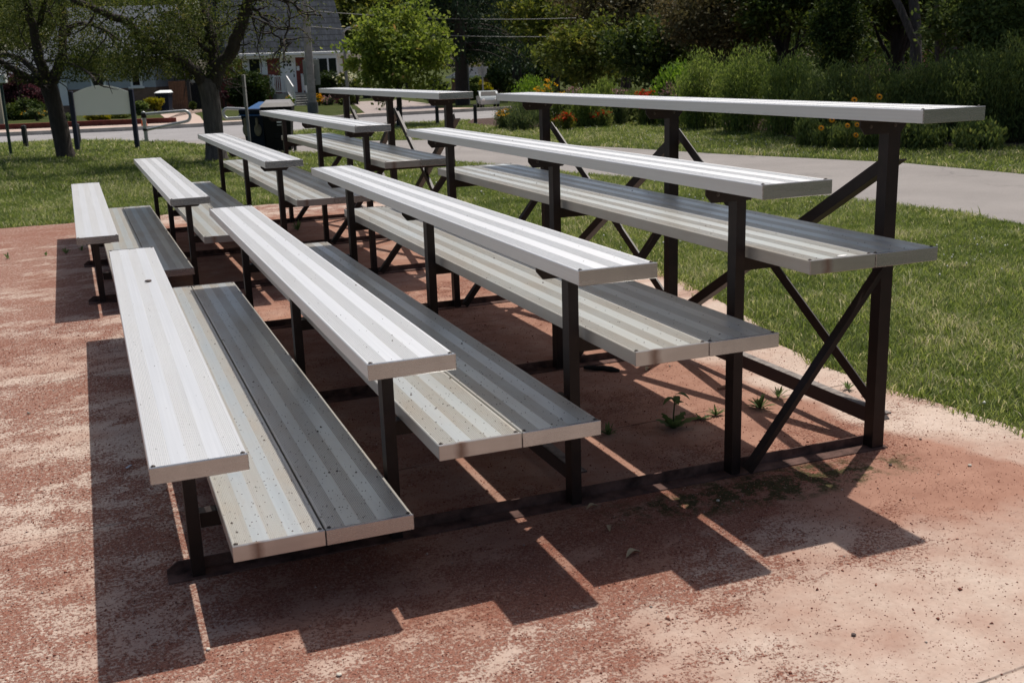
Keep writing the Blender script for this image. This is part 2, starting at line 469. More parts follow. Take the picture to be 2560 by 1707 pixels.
# ---- lawn ground
mt, nt, bs = new_mat("lawn_soil"); P_ = pos(nt)
c1 = ramp(nt, noise(nt, P_, 2.2, 6, 0.65), [(0.3, (0.045, 0.058, 0.018)), (0.52, (0.075, 0.095, 0.026)), (0.75, (0.14, 0.13, 0.06))])
c2 = ramp(nt, noise(nt, P_, 70, 3, 0.7), [(0.3, (0.35, 0.35, 0.35)), (0.7, (1, 1, 1))])
nt.links.new(mix(nt, 0.8, c1, c2, 'MULTIPLY'), bs.inputs["Base Color"]); bs.inputs["Roughness"].default_value = 0.95
bs.inputs["Specular IOR Level"].default_value = 0.05
bump(nt, noise(nt, P_, 90, 3), 0.8, 0.02, bs); M['lawn'] = mt
sheet('ground', [(-400, -60), (400, -60), (400, 900), (-400, 900)], 0.0, M['lawn'])

# ---- asphalt
def asphalt(name, col):
    mt, nt, bs = new_mat(name); P_ = pos(nt)
    a = ramp(nt, noise(nt, P_, 0.9, 6, 0.6), [(0.3, tuple(c * 0.86 for c in col)), (0.7, tuple(c * 1.1 for c in col))])
    g = ramp(nt, noise(nt, P_, 160, 2, 0.7), [(0.35, 0.72), (0.65, 1.12)])
    vo = N(nt, "ShaderNodeTexVoronoi", feature='DISTANCE_TO_EDGE'); vo.inputs["Scale"].default_value = 0.33
    wv = N(nt, "ShaderNodeVectorMath", operation='ADD'); nt.links.new(P_, wv.inputs[0]); ns = N(nt, "ShaderNodeTexNoise"); ns.inputs["Scale"].default_value = 1.5; ns.inputs["Detail"].default_value = 5; nt.links.new(P_, ns.inputs["Vector"]); nt.links.new(ns.outputs["Color"], wv.inputs[1]); nt.links.new(wv.outputs[0], vo.inputs["Vector"])
    crk = mth(nt, 'MULTIPLY', ramp(nt, vo.outputs["Distance"], [(0.0, 1.0), (0.010, 0.0)]), ramp(nt, noise(nt, P_, 0.5, 3), [(0.45, 0.0), (0.6, 0.6)]))
    cc_ = mix(nt, 0.7, a, g, 'MULTIPLY')
    nt.links.new(mix(nt, crk, cc_, tuple(c * 0.35 for c in col)), bs.inputs["Base Color"]); bs.inputs["Roughness"].default_value = 0.9
    bump(nt, noise(nt, P_, 160, 2), 0.5, 0.004, bs); return mt
M['path'] = asphalt("faded_asphalt_path", (0.265, 0.240, 0.222))
M['street'] = asphalt("street_asphalt", (0.29, 0.275, 0.27))
M['walk'] = simple("pinkish_concrete_walk", (0.47, 0.36, 0.30), 0.9, 0, 0.18, 1.3, 0.002, 0.2, 'pos')
M['curb'] = simple("curb_concrete", (0.40, 0.37, 0.33), 0.9, 0, 0.25, 3, 0.002, 0.2, 'pos')

far = [(-60, 34.5), (-20, 32.2), (-2.25, 30.9), (1.0, 30.3), (4.3, 30.5), (5.85, 31.0), (8.64, 31.9), (11.2, 32.2), (13.1, 32.4), (60, 36)]
near_ = [(60, 29.0), (10.4, 25.2), (8.85, 25.5), (6.08, 25.1), (4.34, 23.9), (3.92, 21.6), (4.45, 20.1), (5.4, 19.0), (6.56, 18.18), (7.47, 16.14), (8.35, 13.6), (8.88, 11.51), (9.45, 10.0), (9.9, 8.76), (10.0, 6.8), (9.9, 4.5), (9.3, 1.5), (7.8, -3), (5.0, -9), (3.2, -9),
         (5.4, -3), (6.5, 0.5), (6.95, 2.6), (7.10, 3.96), (7.17, 5.0), (6.88, 7.0), (6.35, 9.0), (5.71, 11.16), (5.3, 13.0), (4.4, 15.7), (3.35, 17.3), (2.75, 18.9), (2.24, 20.69), (1.8, 22.2), (1.15, 23.33), (-0.3, 25.7), (-1.95, 26.24), (-20, 26.8), (-60, 27.5)]
street_poly = far[:] + [p for p in near_[:4]] + [(4.34, 23.9), (2.9, 22.4), (1.75, 22.4), (1.15, 23.33)] + near_[-4:]
def shape(name, poly, z, mat): return sheet(name, poly, z, mat)
shape('road', street_poly, 0.004, M['street'])
path_poly = [(2.9, 22.4)] + near_[4:34] + [(1.75, 22.4)]
shape('path', path_poly, 0.0035, M['path'])
walk_far = [(-60, 38.5), (-2.8, 37.2), (2.6, 35.9), (4.4, 35.3), (8.0, 35.0), (10.5, 37.6), (13.4, 38.0), (14.2, 34.8), (60, 38.6)]
shape('sidewalk', [(x, y + 0.15) for x, y in far] + walk_far[::-1], 0.008, M['walk'])
b = MB()
for (xa, ya), (xb, yb) in zip(far[:-1], far[1:]):
    for (p, q) in (((xa, ya), (xb, yb)),):
        za, zb = zg(p[1]), zg(q[1])
        vs = [(p[0], p[1], za), (q[0], q[1], zb), (q[0], q[1] + 0.16, zb), (p[0], p[1] + 0.16, za)]
        b.add([(x, y, z) for x, y, z in vs] + [(x, y, z + 0.11) for x, y, z in vs], [(4, 5, 6, 7), (0, 1, 5, 4), (3, 7, 6, 2), (0, 4, 7, 3), (1, 2, 6, 5)])
tag(b.build('curb', M['curb']), kind='structure')
# driveways
mt, nt, bs = new_mat("interlock_pavers"); P_ = pos(nt)
br = N(nt, "ShaderNodeTexBrick"); br.inputs["Scale"].default_value = 2.5; br.inputs["Mortar Size"].default_value = 0.02
br.inputs["Color1"].default_value = (0.40, 0.31, 0.27, 1); br.inputs["Color2"].default_value = (0.31, 0.27, 0.25, 1); br.inputs["Mortar"].default_value = (0.2, 0.17, 0.15, 1)
nt.links.new(P_, br.inputs["Vector"]); nt.links.new(br.outputs[0], bs.inputs["Base Color"]); bs.inputs["Roughness"].default_value = 0.9
M['pavers'] = mt
d1 = [G2(427, 312), G2(415, 298), G2(402, 288), (3.6, 56), (6.6, 57), G2(468, 276), G2(500, 292), G2(515, 313), (3.6, 31.0)]
shape('driveway', d1, 0.012, M['walk'])
d2 = [(9.0, 32.4), G2(915, 286), (12.0, 48), (14.4, 60), (17.5, 60), G2(1085, 262), G2(1100, 278), (13.0, 32.8)]
shape('driveway', d2, 0.012, M['pavers'])
M['redbrick'] = simple("red_edging_brick", (0.17, 0.045, 0.035), 0.9, 0, 0.35, 6, 0.003, 0.2, 'pos')
b = MB()
pts = [(-14, 38.0), (-2.8, 37.6), (2.3, 36.3), (2.9, 35.8)]
for (xa, ya), (xb, yb) in zip(pts[:-1], pts[1:]):
    vs = [(xa, ya, zg(ya)), (xb, yb, zg(yb)), (xb, yb + 0.22, zg(yb)), (xa, ya + 0.22, zg(ya))]
    b.add(vs + [(x, y, z + 0.17) for x, y, z in vs], [(4, 5, 6, 7), (0, 1, 5, 4), (3, 7, 6, 2), (0, 4, 7, 3), (1, 2, 6, 5)])
tag(b.build('garden_edging', M['redbrick']), "low red brick edging along the lawn across the street", "garden edging")

# ---- clay-dusted concrete pad
XE = [(-9, 3.4), (-2, 3.3), (0.27, 3.19), (0.93, 3.10), (1.3, 3.07), (1.8, 3.13), (2.4, 3.33), (4.0, 3.62), (5.78, 3.68), (6.79, 3.45), (8.3, 3.2), (9.5, 3.1)]
YE = [(-14, 8.9), (-0.94, 9.11), (-0.31, 9.14), (0.59, 9.2), (1.67, 9.42), (2.56, 9.3), (3.2, 8.5), (3.7, 8.2)]
def xe(y): return np.interp(y, *zip(*XE)) + 0.05 * (fbm(np.asarray(y) * 3.1, 0 * np.asarray(y) + 3, 5) - 0.5)
def ye(x): return np.interp(x, *zip(*YE)) + 0.22 * (fbm(np.asarray(x) * 2.3, 0 * np.asarray(x) + 9, 8) - 0.5)
ny, nx = 360, 300
sy_ = np.linspace(0, 1, ny) ** 1.25; Y0 = -4.0
tx = 1 - (1 - np.linspace(0, 1, nx)) ** 1.0
S_, T_ = np.meshgrid(sy_, tx, indexing='ij')
yy = Y0 + (9.2 - Y0) * S_
xx = -9.0 + (xe(yy) + 9.0) * T_
yy = np.where(yy > 7.5, 7.5 + (yy - 7.5) * (ye(xx) - 7.5) / 1.7, yy)
def smooth(a, b, t): t = np.clip((t - a) / (b - a), 0, 1); return t * t * (3 - 2 * t)
def grit_amount(x, y):
    a = fbm(x * 1.3 + 0.25 * y, y * 2.6 - 0.2 * x, 3, 5)
    a2 = fbm(x * 5 + 2, y * 9 + 1, 21, 4)
    a3 = fbm(x * 16 + 4, y * 22 + 1, 63, 3)
    g = smooth(0.36, 0.64, a * 0.42 + a2 * 0.30 + a3 * 0.28)
    bias = 0.10 + 0.34 * (1 - smooth(-0.4, 0.45, x)) * smooth(-0.9, 0.1, y) + 0.10 - 0.45 * smooth(0.9, 1.9, x - 0.75 * (y + 0.8)) * (1 - smooth(0.1, 0.5, y))
    bias = bias - 0.35 * smooth(2.55, 2.8, x) - 0.25 * smooth(3.0, 6.0, y) * (1 - smooth(7.5, 8.8, y)) * smooth(0.0, 0.6, x) + 0.12 * smooth(2.5, 4.0, y) * (1 - smooth(0.0, 0.6, x)) + 0.25 * smooth(7.8, 9.0, y)
    under = smooth(0.05, 0.3, x) * (1 - smooth(2.5, 2.75, x)) * smooth(0.35, 0.6, y) * (1 - smooth(3.4, 4.2, y))
    front = smooth(0.0, 0.25, x) * (1 - smooth(2.1, 2.5, x)) * smooth(-0.62, -0.15, y + 0.3 * (a - 0.5)) * (1 - smooth(0.25, 0.5, y))
    return np.clip(g * 0.8 + bias - 0.2 * under + 0.22 * front, 0.30, 1)
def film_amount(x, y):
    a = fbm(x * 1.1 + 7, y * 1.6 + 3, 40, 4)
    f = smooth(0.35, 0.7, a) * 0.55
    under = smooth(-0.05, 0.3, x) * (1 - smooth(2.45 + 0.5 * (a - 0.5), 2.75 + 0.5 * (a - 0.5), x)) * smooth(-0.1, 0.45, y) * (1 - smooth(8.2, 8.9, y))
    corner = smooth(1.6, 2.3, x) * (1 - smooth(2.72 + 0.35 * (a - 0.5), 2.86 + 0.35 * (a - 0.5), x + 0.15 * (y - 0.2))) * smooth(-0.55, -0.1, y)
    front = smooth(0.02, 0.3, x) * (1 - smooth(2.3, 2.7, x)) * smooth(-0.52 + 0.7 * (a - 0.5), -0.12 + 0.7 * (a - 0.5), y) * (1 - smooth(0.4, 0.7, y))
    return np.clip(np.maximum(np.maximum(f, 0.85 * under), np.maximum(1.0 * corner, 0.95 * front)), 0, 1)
ga, fa = grit_amount(xx, yy), film_amount(xx, yy)
V = np.stack([xx, yy, np.full_like(xx, 0.002)], -1).reshape(-1, 3)
idx = np.arange(ny * nx).reshape(ny, nx)
F = np.stack([idx[:-1, :-1], idx[:-1, 1:], idx[1:, 1:], idx[1:, :-1]], -1).reshape(-1, 4)
mt, nt, bs = new_mat("clay_dusted_concrete"); P_ = pos(nt)
ag = N(nt, "ShaderNodeAttribute", attribute_name="grit").outputs["Fac"]
af = N(nt, "ShaderNodeAttribute", attribute_name="film").outputs["Fac"]
conc = ramp(nt, noise(nt, P_, 3.0, 8, 0.68), [(0.28, (0.44, 0.335, 0.275)), (0.5, (0.50, 0.395, 0.325)), (0.75, (0.56, 0.455, 0.385))])
conc = mix(nt, 0.55, conc, ramp(nt, noise(nt, P_, 55, 4, 0.7), [(0.3, 0.78), (0.6, 1.05)]), 'MULTIPLY')
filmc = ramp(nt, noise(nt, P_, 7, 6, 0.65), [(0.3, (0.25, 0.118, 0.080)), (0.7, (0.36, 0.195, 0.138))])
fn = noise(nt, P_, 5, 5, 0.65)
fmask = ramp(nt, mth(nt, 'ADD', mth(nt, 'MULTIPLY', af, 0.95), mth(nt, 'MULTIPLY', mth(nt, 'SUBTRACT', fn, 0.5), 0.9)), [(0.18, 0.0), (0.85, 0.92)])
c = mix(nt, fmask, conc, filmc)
gn1 = noise(nt, P_, 95, 3, 0.75); gn2 = noise(nt, scaled(nt, P_, (34, 60, 34)), 1.0, 4, 0.7)
gsum = mth(nt, 'ADD', mth(nt, 'MULTIPLY', gn1, 0.7), mth(nt, 'MULTIPLY', gn2, 0.3))
gm = mth(nt, 'SUBTRACT', gsum, mth(nt, 'SUBTRACT', 0.685, mth(nt, 'MULTIPLY', ag, 0.27)))
gmask = ramp(nt, mth(nt, 'MULTIPLY', gm, 13.0), [(0.0, 0.0), (1.0, 1.0)])
gcol = ramp(nt, noise(nt, P_, 260, 2, 0.6), [(0.32, (0.10, 0.034, 0.023)), (0.5, (0.21, 0.080, 0.053)), (0.68, (0.33, 0.155, 0.108))])
c = mix(nt, mth(nt, 'MULTIPLY', gmask, 0.9), c, gcol)
# slab joints
sx = N(nt, "ShaderNodeSeparateXYZ"); nt.links.new(P_, sx.inputs[0])
q = mth(nt, 'SUBTRACT', mth(nt, 'SUBTRACT', sx.outputs[1], mth(nt, 'MULTIPLY', sx.outputs[0], 0.062)), 0.885)
q = mth(nt, 'ADD', q, mth(nt, 'MULTIPLY', mth(nt, 'SUBTRACT', noise(nt, P_, 9, 3), 0.5), 0.012))
q = mth(nt, 'ABSOLUTE', mth(nt, 'SUBTRACT', mth(nt, 'FRACT', mth(nt, 'ADD', mth(nt, 'DIVIDE', q, 1.98), 0.5)), 0.5))
jm = mth(nt, 'SUBTRACT', 1.0, mth(nt, 'DIVIDE', q, 0.0030), True)
jm = mth(nt, 'MULTIPLY', jm, ramp(nt, noise(nt, P_, 6, 3), [(0.38, 0.25), (0.6, 1.0)]))
c = mix(nt, mth(nt, 'MULTIPLY', jm, 0.85), c, (0.035, 0.022, 0.018))
# moss in the damp strip by the nearest frame
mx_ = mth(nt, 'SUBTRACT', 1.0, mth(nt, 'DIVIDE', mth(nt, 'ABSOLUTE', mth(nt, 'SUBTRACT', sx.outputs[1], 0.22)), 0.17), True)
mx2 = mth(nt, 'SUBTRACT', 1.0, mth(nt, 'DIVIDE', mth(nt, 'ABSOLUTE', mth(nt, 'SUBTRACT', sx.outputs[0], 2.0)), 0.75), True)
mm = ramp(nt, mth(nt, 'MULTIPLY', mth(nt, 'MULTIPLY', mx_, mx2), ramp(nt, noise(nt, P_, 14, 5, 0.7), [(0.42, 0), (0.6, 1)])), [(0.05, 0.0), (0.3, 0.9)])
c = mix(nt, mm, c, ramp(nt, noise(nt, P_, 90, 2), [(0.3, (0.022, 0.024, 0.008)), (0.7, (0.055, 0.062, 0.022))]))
nt.links.new(c, bs.inputs["Base Color"]); bs.inputs["Roughness"].default_value = 0.95; bs.inputs["Specular IOR Level"].default_value = 0.1
hb = mth(nt, 'SUBTRACT', mth(nt, 'MULTIPLY', gmask, 0.6), mth(nt, 'MULTIPLY', jm, 2.0))
bump(nt, hb, 0.7, 0.004, bs)
pad = fastmesh('paving', V, F, mt, smooth=True); pad['kind'] = 'structure'
for nm, arr in (("grit", ga), ("film", fa)):
    a_ = pad.data.attributes.new(nm, 'FLOAT', 'POINT'); a_.data.foreach_set("value", arr.reshape(-1).astype(np.float32))

# crushed brick grains lying on the pad (nobody could count them)
def grains(name, n, xr, yr, size, mat, thr=None, zz=0.002):
    x = RNG.uniform(xr[0], xr[1], n); y = RNG.uniform(yr[0], yr[1], n)
    if thr is not None:
        k = RNG.uniform(0, 1, n) < thr(x, y); x, y = x[k], y[k]; n = len(x)
    s = size * RNG.lognormal(0, 0.4, n)
    base = np.array([(1, 0, 0), (-0.5, 0.87, 0), (-0.5, -0.87, 0), (0, 0, 0.9), (0.2, 0.2, -0.3)])
    an = RNG.uniform(0, 6.28, n); ca, sa = np.cos(an), np.sin(an)
    P = base[None] * s[:, None, None] * RNG.uniform(0.6, 1.3, (n, 5, 1))
    X = P[..., 0] * ca[:, None] - P[..., 1] * sa[:, None] + x[:, None]; Yv = P[..., 0] * sa[:, None] + P[..., 1] * ca[:, None] + y[:, None]
    Z = P[..., 2] + zz + 0.2 * s[:, None]
    V = np.stack([X, Yv, Z], -1).reshape(-1, 3)
    F = (np.array([(0, 1, 3), (1, 2, 3), (2, 0, 3), (0, 4, 1), (1, 4, 2), (2, 4, 0)])[None] + (np.arange(n) * 5)[:, None, None]).reshape(-1, 3)
    return fastmesh(name, V, F, mat, rnd=np.repeat(RNG.uniform(0, 1, n), 6))
M['grain'] = leaf_mat("brick_grain", [(0.0, (0.15, 0.052, 0.038)), (0.45, (0.28, 0.11, 0.075)), (0.85, (0.42, 0.21, 0.15)), (1.0, (0.5, 0.38, 0.33))], 0.0, 0.9, 0.1)
g1 = grains('brick_grit', 230000, (-2.2, 3.1), (-1.6, 4.2), 0.00175, M['grain'], lambda x, y: 0.14 + 0.9 * grit_amount(x, y) ** 1.3)
tag(g1, "crushed red brick grit scattered over the pale concrete pad", "brick grit", kind='stuff')
g2 = grains('pebble_gravel', 160, (-1.2, 3.1), (-1.3, 3.0), 0.0034, simple("pale_pebble", (0.34, 0.29, 0.25), 0.85, 0, 0.5, 60))
tag(g2, "tiny pale stone chips strewn over the clay dust", "stone chips", kind='stuff')

# ============================================================ GRASS
def blades(name, xr, yr, dens, h, w, mat, inside, seed=1):
    area = (xr[1] - xr[0]) * (yr[1] - yr[0]); n = int(area * dens)
    r = np.random.default_rng(seed)
    x = r.uniform(xr[0], xr[1], n); y = r.uniform(yr[0], yr[1], n)
    k = inside(x, y)
    d = np.stack([x, y, np.zeros_like(x)], -1) - CAM
    dep = d @ FW; uu = 1280 + FPX * (d @ RT) / dep; vv = 853.5 - FPX * (d @ UP) / dep
    k &= (dep > 0) & (uu > -160) & (uu < 2720) & (vv < 1850)
    x, y = x[k], y[k]; n = len(x)
    z = -0.012 * np.clip(y - 24, 0, 56)
    patch = fbm(x * 1.7, y * 1.7, 77, 4); fine = fbm(x * 9, y * 9, 78, 2)
    hh = h * (0.45 + 0.9 * patch) * r.lognormal(0, 0.28, n)
    an = r.uniform(0, 6.28, n); ln = r.uniform(0.1, 1.5, n) * hh
    la = r.uniform(0, 6.28, n)
    wx, wy = np.cos(an) * w * 0.5, np.sin(an) * w * 0.5
    lx, ly = np.cos(la) * ln, np.sin(la) * ln
    B0 = np.stack([x - wx, y - wy, z], -1); B1 = np.stack([x + wx, y + wy, z], -1)
    M0 = np.stack([x - wx * .85 + lx * .35, y - wy * .85 + ly * .35, z + hh * .6], -1); M1 = np.stack([x + wx * .85 + lx * .35, y + wy * .85 + ly * .35, z + hh * .6], -1)
    T0 = np.stack([x - wx * .12 + lx, y - wy * .12 + ly, z + hh * .92], -1); T1 = np.stack([x + wx * .12 + lx, y + wy * .12 + ly, z + hh * .92], -1)
    V = np.stack([B0, B1, M0, M1, T0, T1], 1).reshape(-1, 3)
    F = (np.array([(0, 1, 3, 2), (2, 3, 5, 4)])[None] + (np.arange(n) * 6)[:, None, None]).reshape(-1, 4)
    rnd = np.clip(0.5 + 0.9 * (patch - 0.5) + 0.5 * (fine - 0.5) + r.normal(0, 0.27, n), 0, 1)
    o = fastmesh(name, V, F, mat, rnd=np.repeat(rnd, 2)); return o
M['grass'] = leaf_mat("grass_blades", [(0.0, (0.080, 0.118, 0.030)), (0.4, (0.155, 0.205, 0.056)), (0.72, (0.26, 0.30, 0.10)), (0.92, (0.38, 0.39, 0.18)), (1.0, (0.56, 0.51, 0.32))], 0.38, 0.6, 0.2)
from itertools import chain
def in_poly(x, y, poly):
    c = np.zeros(len(x), bool)
    for i in range(len(poly)):
        (x1, y1), (x2, y2) = poly[i], poly[i - 1]
        if y1 == y2: continue
        t = ((y1 > y) != (y2 > y)) & (x < (x2 - x1) * (y - y1) / (y2 - y1) + x1)
        c ^= t
    return c
BED = [(9.0, 23.6), (8.9, 21.6), (9.35, 20.2), (10.4, 20.5), (11.3, 21.3), (12.5, 21.5), (12.9, 20.4), (12.6, 17.5), (12.0, 14.5), (10.9, 12.2), (11.0, 11.0), (12.1, 10.4), (13.2, 9.2), (14.2, 6.0), (40, -5), (60, 26), (10.0, 26)]
def on_lawn(x, y):
    k = ~in_poly(x, y, path_poly) & ~in_poly(x, y, street_poly) & ~in_poly(x, y, BED)
    pave = (x < xe(y) - 0.01 - 0.09 * np.clip(fbm(y * 6.0, x * 6.0, 55, 3) - 0.42, 0, 1) * 3) & (y < ye(x)) & (x > -9.2)
    return k & ~pave
def lawn_edge_in(x, y): return on_lawn(x, y)
gr = []
gr.append(blades('grass', (3.0, 7.6), (-0.2, 5.5), 5200, 0.036, 0.0046, M['grass'], on_lawn, 1))
gr.append(blades('grass', (3.0, 7.4), (5.5, 10.0), 3000, 0.038, 0.0058, M['grass'], on_lawn, 2))
gr.append(blades('grass', (-6.0, 3.6), (8.6, 12.5), 2300, 0.038, 0.0062, M['grass'], on_lawn, 3))
gr.append(blades('grass', (-7.0, 6.5), (12.5, 18.0), 900, 0.045, 0.0100, M['grass'], on_lawn, 4))
gr.append(blades('grass', (3.0, 6.5), (10.0, 12.5), 1900, 0.040, 0.0072, M['grass'], on_lawn, 5))
gr.append(blades('grass', (-8.0, 14), (18.0, 27), 480, 0.050, 0.014, M['grass'], on_lawn, 6))
gr.append(blades('grass', (6.5, 16.0), (2.0, 18.0), 760, 0.045, 0.010, M['grass'], on_lawn, 7))
for q in gr[1:]:
    pass
# one lawn of blades: join the sown strips into a single mesh
def join_fast(objs, name):
    Vs, Fs, Rs, off = [], [], [], 0
    for o in objs:
        me = o.data; n = len(me.vertices); a = np.empty(n * 3, np.float32); me.vertices.foreach_get("co", a)
        f = np.empty(len(me.loops), np.int32); me.loops.foreach_get("vertex_index", f)
        r = np.empty(len(me.polygons), np.float32); me.attributes["rnd"].data.foreach_get("value", r)
        k = len(me.loops) // len(me.polygons)
        Vs.append(a.reshape(-1, 3)); Fs.append(f.reshape(-1, k) + off); Rs.append(r); off += n
        mat = me.materials[0]; bpy.data.objects.remove(o); bpy.data.meshes.remove(me)
    return fastmesh(name, np.concatenate(Vs), np.concatenate(Fs), mat, rnd=np.concatenate(Rs))
lawn = join_fast(gr, 'grass')
tag(lawn, "short sunlit lawn grass growing around the pad and the asphalt path", "grass", kind='stuff')
# white clover heads dotted through the near lawn
nc = 900
x = RNG.uniform(3.1, 12, nc * 3); y = RNG.uniform(0.2, 20, nc * 3)
k = on_lawn(x, y) & (RNG.uniform(0, 1, nc * 3) < np.clip((fbm(x * 0.9, y * 0.9, 91, 3) - 0.42) * 3, 0.03, 1)); x, y = x[k], y[k]
n = len(x); s = RNG.uniform(0.005, 0.010, n) * (1 + y * 0.04)
base = np.array([(1, 0, 0), (0, 1, 0), (-1, 0, 0), (0, -1, 0), (0, 0, 1), (0, 0, -1)])
V = (np.stack([x, y, np.full(n, 0.030)], -1)[:, None] + base[None] * s[:, None, None]).reshape(-1, 3)
F = (np.array([(0, 1, 4), (1, 2, 4), (2, 3, 4), (3, 0, 4), (1, 0, 5), (2, 1, 5), (3, 2, 5), (0, 3, 5)])[None] + (np.arange(n) * 6)[:, None, None]).reshape(-1, 3)
cl = fastmesh('clover_flowers', V, F, simple("clover_white", (0.55, 0.55, 0.48), 0.8), rnd=np.zeros(len(F)))
tag(cl, "white clover heads dotted through the lawn", "clover", kind='stuff')

# ============================================================ FOLIAGE BUILDERS
def unit(v): return v / (np.linalg.norm(v, axis=-1, keepdims=True) + 1e-9)
def leaf_cloud(C, L, Wd, r, up=None, spread=1.0):
    """one folded diamond leaf per centre; L, Wd arrays or scalars; up = preferred axis"""
    n = len(C)
    a = unit(r.normal(0, 1, (n, 3)))
    if up is not None: a = unit(np.asarray(up, float)[None] + a * spread)
    t = unit(np.cross(a, r.normal(0, 1, (n, 3))))
    nn = np.cross(a, t)
    L = np.broadcast_to(L, (n,))[:, None] * r.uniform(0.65, 1.3, (n, 1)); Wd = np.broadcast_to(Wd, (n,))[:, None] * r.uniform(0.7, 1.25, (n, 1))
    V = np.stack([C - a * L * 0.5, C + t * Wd * 0.5 + nn * Wd * 0.12, C + a * L * 0.5, C - t * Wd * 0.5 + nn * Wd * 0.12], 1).reshape(-1, 3)
    F = np.arange(n * 4).reshape(-1, 4)
    return V, F
def clump_points(center, rad, nclump, per, r, csize=0.3, shell=0.55, flat=1.0):
    """points of a crown: gaussian clumps inside an ellipsoid, biased outwards, with open gaps between"""
    c = np.array(center, float); rad = np.array(rad, float)
    d = unit(r.normal(0, 1, (nclump, 3))); q = (shell + (1 - shell) * r.uniform(0, 1, (nclump, 1))) * r.uniform(0.6, 1.0, (nclump, 1)) ** 0.5
    cc = c + d * rad * q
    cs = rad.mean() * csize * r.uniform(0.55, 1.25, nclump)
    P = cc[:, None, :] + r.normal(0, 1, (nclump, per, 3)) * cs[:, None, None] * np.array([0.5, 0.5, 0.34 * flat])
    tone = np.repeat(r.normal(0, 0.13, nclump), per)
    return P.reshape(-1, 3), tone, cc
LM = {}
def lm(name, stops, trans=0.35): LM[name] = leaf_mat(name, stops, trans); return LM[name]
lm('olive_leaves', [(0, (0.0297, 0.0446, 0.0138)), (0.4, (0.0671, 0.0894, 0.0258)), (0.75, (0.1267, 0.1375, 0.0431)), (1, (0.2385, 0.2062, 0.0861))], 0.28)
lm('maple_leaves', [(0, (0.065, 0.10, 0.022)), (0.4, (0.14, 0.19, 0.042)), (0.85, (0.25, 0.29, 0.08)), (1, (0.32, 0.22, 0.09))], 0.42)
lm('dark_leaves', [(0, (0.0210, 0.0361, 0.0118)), (0.5, (0.0562, 0.0839, 0.0210)), (1, (0.1578, 0.1733, 0.0416))], 0.25)
lm('mid_leaves', [(0, (0.0469, 0.0662, 0.0163)), (0.5, (0.1090, 0.1346, 0.0324)), (1, (0.2649, 0.2380, 0.0596))], 0.35)
lm('brown_leaves', [(0, (0.0473, 0.0413, 0.0227)), (0.5, (0.0945, 0.0875, 0.0403)), (1, (0.1968, 0.1458, 0.0706))], 0.25)
lm('spruce_needles', [(0, (0.0118, 0.0231, 0.0137)), (0.5, (0.0255, 0.0462, 0.0235)), (1, (0.0588, 0.0840, 0.0392))], 0.1)
lm('bright_leaves', [(0, (0.0780, 0.1420, 0.0257)), (0.5, (0.1326, 0.2242, 0.0429)), (1, (0.2340, 0.3140, 0.0786))], 0.42)
lm('feathery_leaves', [(0, (0.0864, 0.1283, 0.0331)), (0.5, (0.1607, 0.2171, 0.0593)), (1, (0.2966, 0.3257, 0.1184))], 0.4)
lm('shade_leaves', [(0, (0.0621, 0.0865, 0.0298)), (0.5, (0.1238, 0.1663, 0.0519)), (1, (0.2681, 0.2829, 0.0931))], 0.35)
lm('yew_needles', [(0, (0.0130, 0.0260, 0.0078)), (0.6, (0.0325, 0.0546, 0.0130)), (1, (0.0910, 0.1105, 0.0260))], 0.2)
lm('grey_green_leaves', [(0, (0.0600, 0.0850, 0.0350)), (0.5, (0.1000, 0.1350, 0.0550)), (1, (0.1900, 0.2100, 0.0900))], 0.3)
lm('golden_leaves', [(0, (0.1300, 0.1300, 0.0150)), (0.5, (0.2700, 0.2500, 0.0300)), (1, (0.4200, 0.3600, 0.0600))], 0.35)
lm('purple_leaves', [(0, (0.0300, 0.0120, 0.0140)), (0.5, (0.0750, 0.0280, 0.0340)), (1, (0.1700, 0.0700, 0.0700))], 0.3)
lm('yellow_petals', [(0, (0.5500, 0.2500, 0.0100)), (0.6, (0.7500, 0.4200, 0.0200)), (1, (0.8500, 0.5500, 0.0600))], 0.3)
lm('orange_petals', [(0, (0.6000, 0.1800, 0.0100)), (1, (0.8500, 0.3600, 0.0200))], 0.3)
lm('red_petals', [(0, (0.2500, 0.0200, 0.0080)), (0.5, (0.4800, 0.0500, 0.0150)), (1, (0.6500, 0.1200, 0.0300))], 0.3)
lm('pink_petals', [(0, (0.2000, 0.1000, 0.1100)), (0.6, (0.3400, 0.2000, 0.2000)), (1, (0.4800, 0.3600, 0.3300))], 0.3)
lm('white_petals', [(0, (0.4200, 0.4200, 0.2800)), (1, (0.7000, 0.6800, 0.5000))], 0.3)
def bark(name, col):
    mt, nt, bs = new_mat(name); co = objco(nt)
    f = noise(nt, scaled(nt, co, (22, 22, 4)), 1.0, 6, 0.7)
    nt.links.new(ramp(nt, f, [(0.3, tuple(c * 0.5 for c in col)), (0.7, tuple(c * 1.4 for c in col))]), bs.inputs["Base Color"])
    bs.inputs["Roughness"].default_value = 0.95; bump(nt, f, 0.9, 0.03, bs); return mt
M['bark'] = bark("grey_brown_bark", (0.050, 0.039, 0.032))
M['bark_dark'] = bark("dark_bark", (0.040, 0.030, 0.025))
M['bark_grey'] = bark("grey_bark", (0.105, 0.088, 0.078))

def make_leaves(name, P, tone, L, Wd, mat, parent, r, up=None, spread=1.0):
    V, F = leaf_cloud(P - np.array(parent.location if parent is not None else (0, 0, 0)), L, Wd, r, up, spread)
    return fastmesh(name, V, F, LM[mat], parent, rnd=np.clip(0.42 + tone + r.normal(0, 0.17, len(P)), 0, 1))

